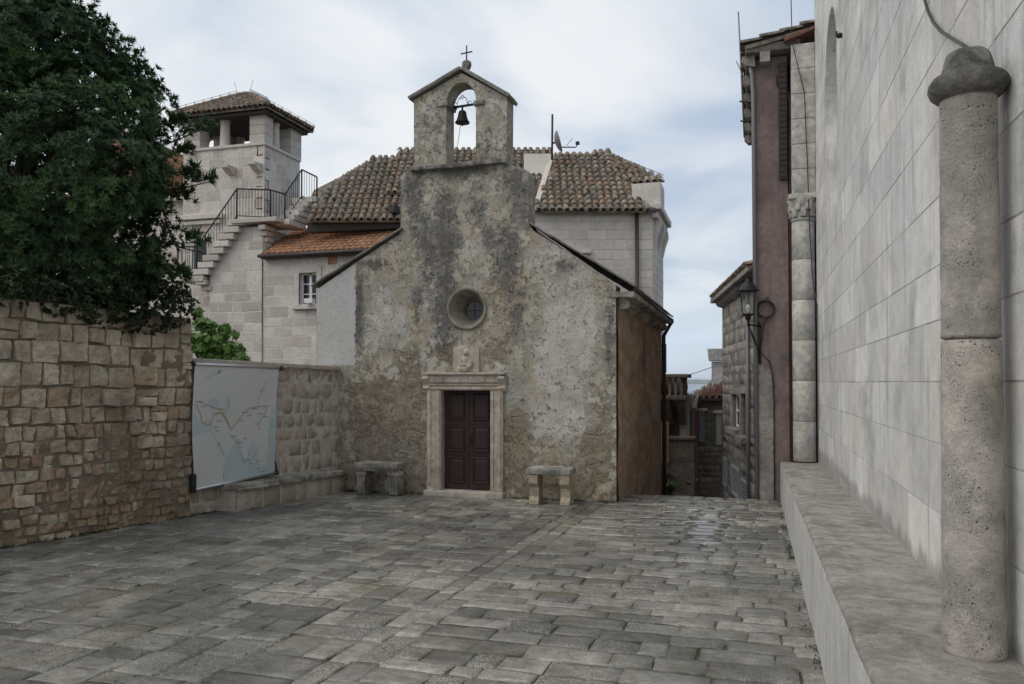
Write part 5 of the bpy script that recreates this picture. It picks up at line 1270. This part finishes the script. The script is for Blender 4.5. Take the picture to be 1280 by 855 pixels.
mb = MB(); xm = (wx0+wx1)/2
for (a, b_, c, d) in ((wx0, wx0+.05, wz0, wz1), (wx1-.05, wx1, wz0, wz1), (xm-.045, xm+.045, wz0, wz1), (wx0+.05, wx1-.05, wz0, wz0+.05), (wx0+.05, wx1-.05, wz1-.05, wz1)): mb.box((a, YA+.15, c), (b_, YA+.195, d))
for z_ in (wz0+(wz1-wz0)*.35, wz0+(wz1-wz0)*.67): mb.box((wx0+.05, YA+.16, z_-.015), (xm-.045, YA+.19, z_+.015)); mb.box((xm+.045, YA+.16, z_-.015), (wx1-.05, YA+.19, z_+.015))
mb.build('sash', M_whitepaint, wf)
mb = MB(); q = fa(416, 325); mb.box((q.x-.16, YA-.016, q.z-.13), (q.x+.16, YA+.01, q.z+.13)); mb.build('red_tile_vent', M_tile_new, ah_)
A_, B_ = fa(326, 318, 21.75), fa(520, 318, 21.75); B_.z = A_.z; C_, D_ = fa(520, 282, 24.2), fa(374, 288, 24.2); C_.z = D_.z
mb = MB(); tiles(mb, A_, B_-A_, D_-fa(374, 318, 21.75), [A_, B_, C_, D_], .2, .3, .082, .008, 6); mb.build('roof', M_tile_new, ah_)
mb = MB(); mb.box((A_.x, 21.74, A_.z-.14), (B_.x, 21.99, A_.z-.07)); mb.tube([A_+V((-.05, -.06, -.06)), B_+V((0, -.06, -.06))], .06, 8); mb.build('gutter', M_brownpipe, ah_)
mb = MB(); mb.tube([fa(328.5, 320)+V((0, -.03, 0)), fa(328.5, 470)+V((0, -.03, 0))], .012, 5); mb.build('lightning_wire', M_brownpipe, ah_)
mb = MB(); q = fa(391.5, 377)+V((0, -.2, 0)); mb.rough(q, (.14, .1, .07), bev=.01, cut=0, amp=0); mb.build('flood_light', M_whitepaint, ah_)

# ------------------------------------------------------------------ lookout tower with outside stair
YT0 = 23.3
tw = empty('lookout_tower', fa(280, 560, YT0), 'pale stone lookout tower with open loggia, tiled roof and outside stair', 'tower')
tx0, tx1 = fa(229, 250, YT0).x, fa(330, 250, YT0).x; ty1 = 25.5; zp = fa(330, 181, YT0).z; zg = -1.
tdep = ty1-YT0
mb = MB()
masonry(mb, V((tx0, YT0, zg)), V((1, 0, 0)), V((0, 0, 1)), V((0, -1, 0)), tx1-tx0, rows_to(zp-zg, .28, .4), (.3, .75), .022, .004, .01, .01, back=.3, relief=.004)
masonry(mb, V((tx1, YT0, zg)), V((0, 1, 0)), V((0, 0, 1)), V((1, 0, 0)), tdep, rows_to(zp-zg, .28, .4), (.3, .75), .022, .004, .01, .01, back=.3, relief=.004)
mb.box((tx0, YT0+.31, zg), (tx0+.3, ty1, zp)); mb.box((tx0+.31, ty1-.3, zg), (tx1-.31, ty1, zp)); mb.box((tx0+.305, YT0+.305, zp-1.1), (tx1-.305, ty1-.305, zp-1.0))
mb.box((tx1-.05, YT0-.0135, zg), (tx1+.0135, YT0+.05, zp-.001), (.4, .3, .3))
mb.build('wall', M_white, tw)
mb = MB()
mb.rough(((tx0+tx1)/2, YT0+.14, zp+.04), ((tx1-tx0)/2+.06, .2, .05), bev=.015, cut=3, amp=.003); mb.rough((tx1-.14, (YT0+ty1)/2+.18, zp+.042), (.2, tdep/2-.17, .05), bev=.015, cut=3, amp=.003); mb.rough((tx0+.14, (YT0+ty1)/2+.18, zp+.042), (.2, tdep/2-.17, .05), bev=.015, cut=3, amp=.003); mb.rough(((tx0+tx1)/2, ty1-.16, zp+.04), ((tx1-tx0)/2-.35, .2, .05), bev=.015, cut=3, amp=.003)
mb.build('parapet_moulding', M_white, tw)
zpt = zp+.09; zpe = fa(322, 139, YT0).z
for (x_, y_, hx, hy) in ((tx1-.29, YT0+.25, .29, .25), (tx0+.33, YT0+.25, .33, .25), (tx1-.25, ty1-.3, .29, .34), (tx0+.33, ty1-.3, .33, .3)):
    mb = MB(); h_ = (zpe-zpt)
    for k in range(3): mb.rough((x_, y_, zpt+h_*.86*(k+.5)/3), (hx, hy, h_*.86/6-.004), bev=.01, cut=0, amp=0)
    mb.rough((x_, y_, zpe-h_*.09), (hx+.05, hy+.05, h_*.05), bev=.015, cut=0, amp=0); mb.rough((x_, y_, zpe-h_*.02), (hx+.1, hy+.1, h_*.03), bev=.01, cut=0, amp=0); mb.build('pier', M_white, tw)
for (px_, Yc) in ((281.5, YT0+.2), (256, ty1-.25), (300, ty1-.2)):
    x_ = fa(px_, 165, Yc).x; mb = MB(); h_ = zpe-zpt
    mb.lathe((x_, Yc, zpt), [(.22, 0), (.22, .04), (.18, .07), (.165, h_*.4), (.16, h_*.78), (.18, h_*.8), (.17, h_*.84), (.23, h_*.92)], 16); mb.rough((x_, Yc, zpt+h_*.96), (.25, .2, h_*.035), bev=.01, cut=0, amp=0); mb.build('column', M_white, tw)
for y_ in (.42, .62):
    mb = MB(); Yc = YT0+tdep*y_; h_ = zpe-zpt; x_ = tx1-.2
    if y_ < .5: mb.lathe((x_, Yc, zpt), [(.2, 0), (.2, .04), (.16, .07), (.15, h_*.4), (.145, h_*.78), (.165, h_*.8), (.155, h_*.84), (.21, h_*.92)], 16); mb.rough((x_, Yc, zpt+h_*.96), (.22, .2, h_*.035), bev=.01, cut=0, amp=0); mb.build('column', M_white, tw)
for (px_, py_) in ((246, 216), (290, 214), (323, 210)):
    c = fa(px_, py_, YT0); mb = MB(); mb.poly([V((c.x-.12, YT0-.0-a, c.z+b_)) for a, b_ in ((0, .12), (.42, .12), (.42, .03), (.3, -.02), (.2, -.1), (0, -.16))], (.26, 0, 0)); mb.build('corbel', M_white, tw)
# hipped roof
ov_ = .36; ze = zpe+.05; cx, cy = (tx0+tx1)/2, (YT0+ty1)/2; za = ze+.98
c4 = [V((tx0-ov_, YT0-ov_, ze)), V((tx1+ov_, YT0-ov_, ze)), V((tx1+ov_, ty1+ov_, ze)), V((tx0-ov_, ty1+ov_, ze))]; r2_ = [V((cx-.25, cy, za)), V((cx+.25, cy, za))]
mb = MB()
tiles(mb, c4[0], V((1, 0, 0)), V((0, cy-c4[0].y, za-ze)), [c4[0], c4[1], r2_[1], r2_[0]], .2, .3, .085, .01, 6); tiles(mb, c4[1], V((0, 1, 0)), V((r2_[1].x-c4[1].x, 0, za-ze)), [c4[1], c4[2], r2_[1]], .2, .3, .085, .01, 6)
tiles(mb, c4[2], V((-1, 0, 0)), V((0, cy-c4[2].y, za-ze)), [c4[2], c4[3], r2_[0], r2_[1]], .2, .3, .085, .01); tiles(mb, c4[3], V((0, -1, 0)), V((r2_[0].x-c4[3].x, 0, za-ze)), [c4[3], c4[0], r2_[0]], .2, .3, .085, .01)
for a, b_ in ((c4[0], r2_[0]), (c4[1], r2_[1]), (c4[2], r2_[1]), (r2_[0], r2_[1])):
    n_ = max(2, int((b_-a).length/.3))
    for k in range(n_): mb.tube([a.lerp(b_, k/n_)+V((0, 0, .06)), a.lerp(b_, (k+1.15)/n_)+V((0, 0, .055))], [.1, .08], 8)
rf = mb.build('roof', M_tile_old, tw)
mb = MB(); mb.box((tx0-.2, YT0-.2, ze-.2), (tx1+.2, ty1+.2, ze-.09)); 
for k in range(14): x_ = tx0-.2+(tx1-tx0+.4)*k/13; mb.box((x_-.04, YT0-.26, ze-.085), (x_+.04, YT0+.3, ze-.03))
for k in range(10): y_ = YT0-.2+(tdep+.4)*k/9; mb.box((tx1-.3, y_-.04, ze-.085), (tx1+.26, y_+.04, ze-.032))
mb.build('roof_timber', M_beam, tw)
mb = MB()
for a, b_ in ((c4[0], r2_[0]), (c4[1], r2_[1]), (c4[2], r2_[1])):
    mb.tube([a.lerp(b_, k/8)+V((0, 0, .22)) for k in range(9)], .008, 4)
    for k in range(8): q = a.lerp(b_, k/8); mb.tube([q+V((0, 0, .1)), q+V((0, 0, .24))], .014, 4)
for k, s_ in ((0, -.12), (1, .15)): mb.tube([r2_[k]+V((0, 0, .1)), r2_[k]+V((s_, 0, .55))], .007, 4)
mb.build('lightning_wire', M_zinc, rf)
# lower stair wall, flush with the annex, and the flights
def fs(px, py, Y=YA): return pY(px, py, Y)
sx0, sx1 = fs(262, 400).x, fs(328, 400).x
mb = MB(); o_ = V((sx0, YA, -1.)); hh = fs(300, 284).z+1.
masonry(mb, o_, V((1, 0, 0)), V((0, 0, 1)), V((0, -1, 0)), sx1-sx0-.01, rows_to(hh, .28, .38), (.3, .7), .022, .006, .01, .01, back=1.2, relief=.004, backing=False,
        skip=lambda u, v: v-1 > fs(262+u/(sx1-sx0)*66, 0).z*0+pY(0, 0, YA).z*0+(fs(256, 342).z+(fs(296, 283).z-fs(256, 342).z)*min(1, u/(fs(297, 300).x-sx0)))-.12)
pl = [V((sx0, YA+.001, -1)), V((sx1-.01, YA+.001, -1)), V((sx1-.01, YA+.001, fs(320, 284).z)), V((fs(298, 284).x, YA+.001, fs(298, 284).z)), V((sx0, YA+.001, fs(260, 338).z))]
mb.poly(pl, (0, 1.29, 0), (.5, .3, 1.))
mb.build('stair_wall', M_white, tw)
mb = MB(); ns = 9; a, b_ = fs(247, 346), fs(297, 276)
for k in range(ns):
    x_ = a.x+(b_.x-a.x)*k/(ns-1); z_ = a.z+(b_.z-a.z)*k/(ns-1)
    mb.rough((x_+.08, YA+.5, z_-.09), (.3, .72, .095), bev=.02, cut=0, amp=0)
z_l = b_.z; lx0, lx1 = fs(292, 276).x, fs(348, 276).x
mb.rough(((lx0+lx1)/2+.1, YA+.48, z_l-.07), ((lx1-lx0)/2, .75, .07), bev=.02, cut=0, amp=0)
ns2 = 6; p2a, p2b = fs(352, 276, YA+.2), fs(381, 248, YA+1.4)
for k in range(ns2):
    q = p2a.lerp(p2b, k/(ns2-1)); mb.rough(q+V((.05, .45, -.05)), (.26, .5, .09), bev=.02, cut=0, amp=0)
q = fs(388, 250, YA+1.8); mb.rough(q+V((0, .3, -.08)), (.45, .7, .09), bev=.02, cut=0, amp=0)
stp = mb.build('stair', M_white, tw)
for (px_, py_, w0) in ((331, 281, .13), (255, 350, .2)):      # stepped corbels under landing and foot
    mb = MB(); q = fs(px_, py_)
    for k in range(4): mb.rough(q+V((-.045*k if w0 < .15 else .12*k, .12+.07*k, -.1-.17*k)), (w0, .3-.06*k, .08), bev=.03, cut=0, amp=0)
    mb.build('stair_corbel', M_white, tw)
mb = MB(); mb.rough(fs(240, 347)+V((0, .5, -.06)), (.55, .7, .06), bev=.02, cut=0, amp=0); mb.build('lower_landing', M_white, tw)
mb = MB()
def railrun(p0, p1, h, n_, post=True):
    p0, p1 = V(p0), V(p1); up = V((0, 0, h))
    mb.tube([p0+up, p1+up], .024, 6); mb.tube([p0+V((0, 0, .06)), p1+V((0, 0, .06))], .015, 5)
    for k in range(n_+1):
        q = p0.lerp(p1, k/n_); e_ = k in (0, n_) and post; mb.tube([q+V((0, 0, -.05 if e_ else .06)), q+up], .026 if e_ else .011, 6 if e_ else 4)
F0 = fs(222, 344); F1 = fs(246, 344); F2 = fs(296, 272); F3 = fs(338, 274); F4 = fs(356, 279, YA+.3); F5 = fs(377, 247, YA+1.3); F6 = fs(396, 256, YA+1.6); 
for a, b_, n_ in ((F0, F1, 5), (F1, F2, 14), (F2, F3, 11), (F3, F4, 5), (F4, F5, 8), (F5, F6, 6)): railrun(a, b_, .93, n_)
railrun(fs(222, 344)+V((0, .0, 0)), fs(222, 344)+V((0, 1.2, 0)), .93, 5)
mb.build('railing', M_iron, tw)
mb = MB(); a, b_ = fa(243, 300, YT0), fa(258, 332, YT0); mb.box((a.x, YT0-.02, b_.z-.4), (b_.x, YT0-.012, a.z)); mb.build('door', M_glass, tw)
mb = MB(); mb.rough((fa(250, 270, YT0).x, YT0-.06, fa(250, 272, YT0).z), (1.0, .1, .08), bev=.02, cut=0, amp=0); mb.rough((fa(250, 270, YT0).x, YT0-.04, fa(250, 279, YT0).z), (.9, .06, .06), bev=.02, cut=0, amp=0); mb.build('string_course', M_white, tw)
# house behind the tree, left of the tower
YL = 24.2
lh = empty('red_roof_house', fa(200, 560, YL), 'pale house with reddish roof edge half hidden behind the evergreen tree', 'house')
x1 = fa(236, 300, YL).x; x0 = x1-6; zt = fa(230, 252, YL).z
mb = MB(); masonry(mb, V((x0, YL, -1)), V((1, 0, 0)), V((0, 0, 1)), V((0, -1, 0)), x1-x0, rows_to(zt+1, .28, .4), (.4, .9), .012, .008, .01, .006, relief=.005)
mb.box((x1-.3, YL+.21, -1), (x1, YL+2.0, zt)); mb.build('wall', M_white, lh)
mb = MB(); mb.rough(((x0+x1)/2, YL-.08, zt+.07), ((x1-x0)/2+.1, .2, .09), bev=.02, cut=0, amp=0); mb.build('cornice', M_white, lh)
zc = fa(205, 197, YL).z; A_ = V((x1+.0, YL-.3, zt+.2)); B_ = V((x1-3.2, YL-.3, zt+2.9))
mb = MB(); q = [A_+V((0, 4, 0)), A_, B_, B_+V((0, 4, 0))]; tiles(mb, q[0], V((0, -1, 0)), B_-A_, q, .22, .3, .09, .01); mb.build('roof', M_tile_new, lh)
mb = MB(); mb.poly([V((x1, YL+.01, zt+.16)), V((x1-3.2, YL+.01, zt+2.75)), V((x1-6, YL+.01, zt+.16))], (0, .3, 0)); mb.build('gable', M_tile_new, lh)

# ------------------------------------------------------------------ foliage
def leaf(mb, p, d, n_, L_, W_, tone, bend=.25):
    d = d.normalized(); s_ = d.cross(n_)
    if s_.length < 1e-3: return
    s_.normalize(); n_ = s_.cross(d)
    a = p+d*(L_*.45)+n_*(bend*L_*.12); b_ = p+d*L_-n_*(bend*L_*.35)
    mb.add([p, a-s_*W_+n_*W_*.35, a, a+s_*W_+n_*W_*.35, b_], [(0, 2, 1), (0, 3, 2), (1, 2, 4), (2, 3, 4)], tone, False)
def rosette(mb, p, d, n_leaf, L_, W_, t):
    d = d.normalized(); a0 = rnd.random()*6.3; x_ = d.orthogonal().normalized(); y_ = d.cross(x_)
    for k in range(n_leaf):
        a = a0+k*2.4; el = rnd.uniform(.15, 1.1); dd = (x_*math.cos(a)+y_*math.sin(a))*math.cos(el)+d*math.sin(el)
        leaf(mb, p, dd, d, L_*rnd.uniform(.7, 1.15), W_, (min(1, max(0, t+rnd.uniform(-.25, .25))), rnd.random(), rnd.random()))
def crown(mb, blobs, per_m2, n_leaf, L_, W_, gap=.0, fill=.35, lob=.16):
    for bi, (c, r_) in enumerate(blobs):
        R3 = V(r_) if not isinstance(r_, float) else V((r_,)*3)
        area = 4*math.pi*((R3.x*R3.y+R3.y*R3.z+R3.x*R3.z)/3); tb = rnd.uniform(.1, .75)
        for k in range(int(area*per_m2)):
            d = V((rnd.gauss(0, 1), rnd.gauss(0, 1), rnd.gauss(0, 1))).normalized()
            rad = rnd.uniform(.86, 1.06) if rnd.random() > fill else rnd.uniform(.45, .9)
            f_ = 1+lob*noise.noise(d*2.3+V((bi*7, 0, 0)))+.09*noise.noise(d*6+V((0, bi*3, 0)))
            q = c+V((d.x*R3.x, d.y*R3.y, d.z*R3.z))*rad*f_
            ins = False
            for bj, (c2, r2) in enumerate(blobs):
                if bj != bi:
                    R2 = V(r2) if not isinstance(r2, float) else V((r2,)*3); e = q-c2
                    if (e.x/R2.x)**2+(e.y/R2.y)**2+(e.z/R2.z)**2 < .5: ins = True; break
            if ins: continue
            if noise.noise(q*2.1) < -.32+gap: continue
            rosette(mb, q, d+V((0, 0, .35))+noise.noise_vector(q*3)*.4, n_leaf, L_, W_, tb*.5+.1+.45*noise.noise(q*1.6)+.35*noise.noise(q*4))
TR = empty('evergreen_tree', V((-9.3, 7.6, gz(8))), 'large dark evergreen tree overhanging the rubble wall', 'tree')
def tb(px, py, Y, r_): return (pY(px, py, Y), r_)
BL_ = [tb(60, 90, 8.2, 1.0), tb(20, 60, 7.8, .9), tb(110, 150, 8.3, .95), tb(130, 210, 8.5, .74), tb(60, 220, 7.9, 1.15), tb(138, 270, 8.6, .6), tb(110, 300, 8.2, .95), tb(20, 300, 7.7, 1.0), tb(166, 190, 8.6, .34), tb(150, 125, 8.5, .48), tb(100, 75, 8.4, .55), tb(50, 30, 8.2, .45), tb(-40, 160, 7.6, 1.2),
       tb(165, 335, 8.6, .33), tb(145, 362, 8.4, .42), tb(60, 350, 7.9, .5), tb(176, 238, 8.7, .28), tb(-30, 340, 7.4, .8), tb(20, -20, 8.0, .6), tb(30, 365, 7.6, .3), tb(95, 370, 8.1, .34), tb(-10, 355, 7.3, .4), tb(130, 385, 8.3, .3), tb(60, 378, 7.9, .25), tb(120, 230, 8.0, .9), tb(136, 300, 8.3, .58)]
BL_ = [(c, V((r_*1., r_*.9, r_*.95))) for c, r_ in BL_]
mb = MB(); crown(mb, BL_, 190, 14, .092, .0115, gap=-.02, lob=.32)
for (pa, pb) in (((190, 180), (262, 158)), ((200, 230), (268, 226)), ((200, 225), (245, 216)), ((205, 290), (252, 303)), ((190, 165), (228, 152)), ((205, 250), (236, 246)), ((200, 200), (240, 190)), ((195, 330), (235, 345))):     # sprays reaching out to the right
    A_, B_ = pY(*pa, 8.7), pY(*pb, 8.8)
    for k in range(20):
        q = A_.lerp(B_, .35+.65*(k/19)**.7)+noise.noise_vector(V((k*3.3, pa[1], 0)))*.13; rosette(mb, q+V((0, 0, .03)), (B_-A_).normalized()+V((0, 0, .6)), 10, .13, .014, .35)
mb.build('crown', M_leaf, TR)
mb = MB(); base = V((-9.3, 7.6, gz(8)-.2))
mb.tube([base, base+V((.1, .05, 1.2)), base+V((.25, .1, 2.4)), base+V((.5, .2, 3.6))], [.22, .18, .15, .1], 10)
for c, r_ in BL_[:12]: s_ = base+V((.2, .1, 1.8+rnd.random())); mb.tube([s_, s_.lerp(c, .5)+V((0, 0, .2)), c], [.08, .05, .02], 6)
for (pa, pb) in (((170, 190), (262, 158)), ((180, 240), (268, 226)), ((180, 300), (252, 303)), ((195, 215), (245, 216))): mb.tube([pY(*pa, 8.6), pY((pa[0]+pb[0])/2, (pa[1]+pb[1])/2+3, 8.7), pY(*pb, 8.8)], [.02, .012, .004], 5)
mb.build('trunk', M_bark, TR)
# ivy hanging over the wall end
mb = MB(); IV = empty('ivy', wallpt(9.0, -.2, 2.2), 'dark small-leaved ivy hanging over the end of the rubble wall', 'plant')
IB = [(wallpt(Y_, o_, z_), V((r_, r_, r_*.9))) for Y_, o_, z_, r_ in ((9.05, .0, 2.72, .34), (8.7, .05, 2.62, .32), (8.3, .08, 2.6, .28), (9.05, .02, 2.95, .25), (8.75, -.1, 3.1, .35), (7.9, .05, 2.62, .26), (7.4, .05, 2.7, .25), (6.9, .02, 2.75, .25))]
crown(mb, IB, 170, 5, .065, .02, fill=.3); mb.build('foliage', M_ivy, IV)
mb = MB(); 
for c, r_ in IB: mb.tube([wallpt(9.0, -.3, 2.3), c.lerp(wallpt(8.9, -.3, 2.6), .5), c], [.02, .015, .006], 5)
mb.build('stem', M_bark, IV)
# vine behind the low wall
VN = empty('grape_vine', pY(268, 470, 12.2), 'bright green leafy vine behind the low wall below the tower', 'plant')
mb = MB(); VB = [(pY(px_, py_, Y_), V((r_, r_, r_))) for px_, py_, Y_, r_ in ((250, 432, 12., .22), (268, 428, 12.2, .26), (288, 438, 12.3, .18), (252, 405, 12.1, .14), (247, 390, 12.1, .08), (280, 410, 12.3, .1), (292, 418, 12.3, .08), (299, 436, 12.4, .1), (238, 425, 11.9, .16), (262, 410, 12.1, .12), (268, 450, 12.2, .3), (300, 452, 12.3, .2))]
for c, r_ in VB:
    for k in range(int(900*r_.x**1.5)):
        d = V((rnd.gauss(0, 1), rnd.gauss(0, 1), rnd.gauss(0, 1))).normalized(); q = c+d*r_.x*rnd.uniform(.4, 1.1); nn = (d+V((0, -.5, .8))+noise.noise_vector(q*9)*.7).normalized()
        x_ = nn.orthogonal().normalized(); y_ = nn.cross(x_); L_ = rnd.uniform(.045, .095); a0 = rnd.random()*6.3; pts = []
        for j in range(10):
            rr = L_*(1. if j % 2 == 0 else .68); rr *= .55 if j == 5 else 1; pts.append(q+(x_*math.cos(a0+j*.628)+y_*math.sin(a0+j*.628))*rr+nn*rnd.uniform(-.01, .01))
        mb.add([q+nn*.008]+pts, [(0, 1+j, 1+(j+1) % 10) for j in range(10)], (rnd.random(), rnd.random(), rnd.random()))
mb.build('foliage', M_vine, VN)
mb = MB(); b0 = pY(268, 520, 12.2)
for c, r_ in VB: mb.tube([V((b0.x, b0.y, gz(12))), b0, c.lerp(b0, .4)+V((.03, 0, .05)), c], [.03, .02, .012, .005], 5)
mb.build('stem', M_bark, VN)
PL = empty('potted_palm', ft(836, 640, 20.6), 'dark spiky palm in shadow under the arched terrace down the alley', 'plant')
mb = MB(); c = ft(836, 622, 20.6)
for k in range(46):
    a = rnd.random()*6.3; d = V((math.cos(a), math.sin(a), rnd.uniform(.5, 2.2))); leaf(mb, c, d, V((0, 0, 1)), rnd.uniform(.4, .75), .03, (rnd.random(), 0, 0), 1.2)
mb.build('foliage', M_leaf, PL)
mb = MB(); b0 = ft(836, 640, 20.6); mb.lathe((c.x, c.y, b0.z-.3), [(.16, 0), (.2, .1), (.22, c.z-b0.z+.15), (.19, c.z-b0.z+.16)], 14); mb.build('pot', M_darkst, PL)
# moss and weeds at the wall feet and joints
mb = MB()
def tuft(q, n_, L_):
    for k in range(n_):
        d = V((rnd.uniform(-1, 1), rnd.uniform(-1, 1), rnd.uniform(.5, 1.6))); leaf(mb, q+V((rnd.uniform(-.04, .04), rnd.uniform(-.04, .04), 0)), d, V((0, 0, 1)), L_*rnd.uniform(.5, 1.2), .006, (rnd.random(), 0, 0))
for k in range(420):
    Y_ = rnd.uniform(3, 9.9); 
    if noise.noise(V((Y_*1.3, 2, 0))) > -.15: q = wallpt(Y_, .07+abs(rnd.gauss(0, .03))); q.z = gz(Y_)+.01; tuft(q, 5, .035)
for k in range(420):
    X_ = rnd.uniform(-6.8, XR)
    if noise.noise(V((X_*1.1, 9, 0))) > -.1 and not (fX0-.1 < X_ < fX1+.1): tuft(V((X_, YF-.05-abs(rnd.gauss(0, .04)), gz(YF)+.012)), 5, .035)
for k in range(500):
    Y_ = rnd.uniform(2.5, 13.8)
    if noise.noise(V((Y_*1.7, 5, 0))) > .0: tuft(V((Xf-.015-abs(rnd.gauss(0, .015)), Y_, gz(Y_)+.01)), 3, .02)
for k in range(500):
    X_, Y_ = rnd.uniform(-7.5, -2.7), rnd.uniform(3.2, 12.5)
    if noise.noise(V((X_, Y_, 0))) > .05: tuft(V((X_, Y_, gz(Y_)+.004)), 3, .018)
tag(mb.build('weeds', M_moss), 'small green weeds and moss growing in paving joints and along wall feet', 'weeds', kind='stuff')
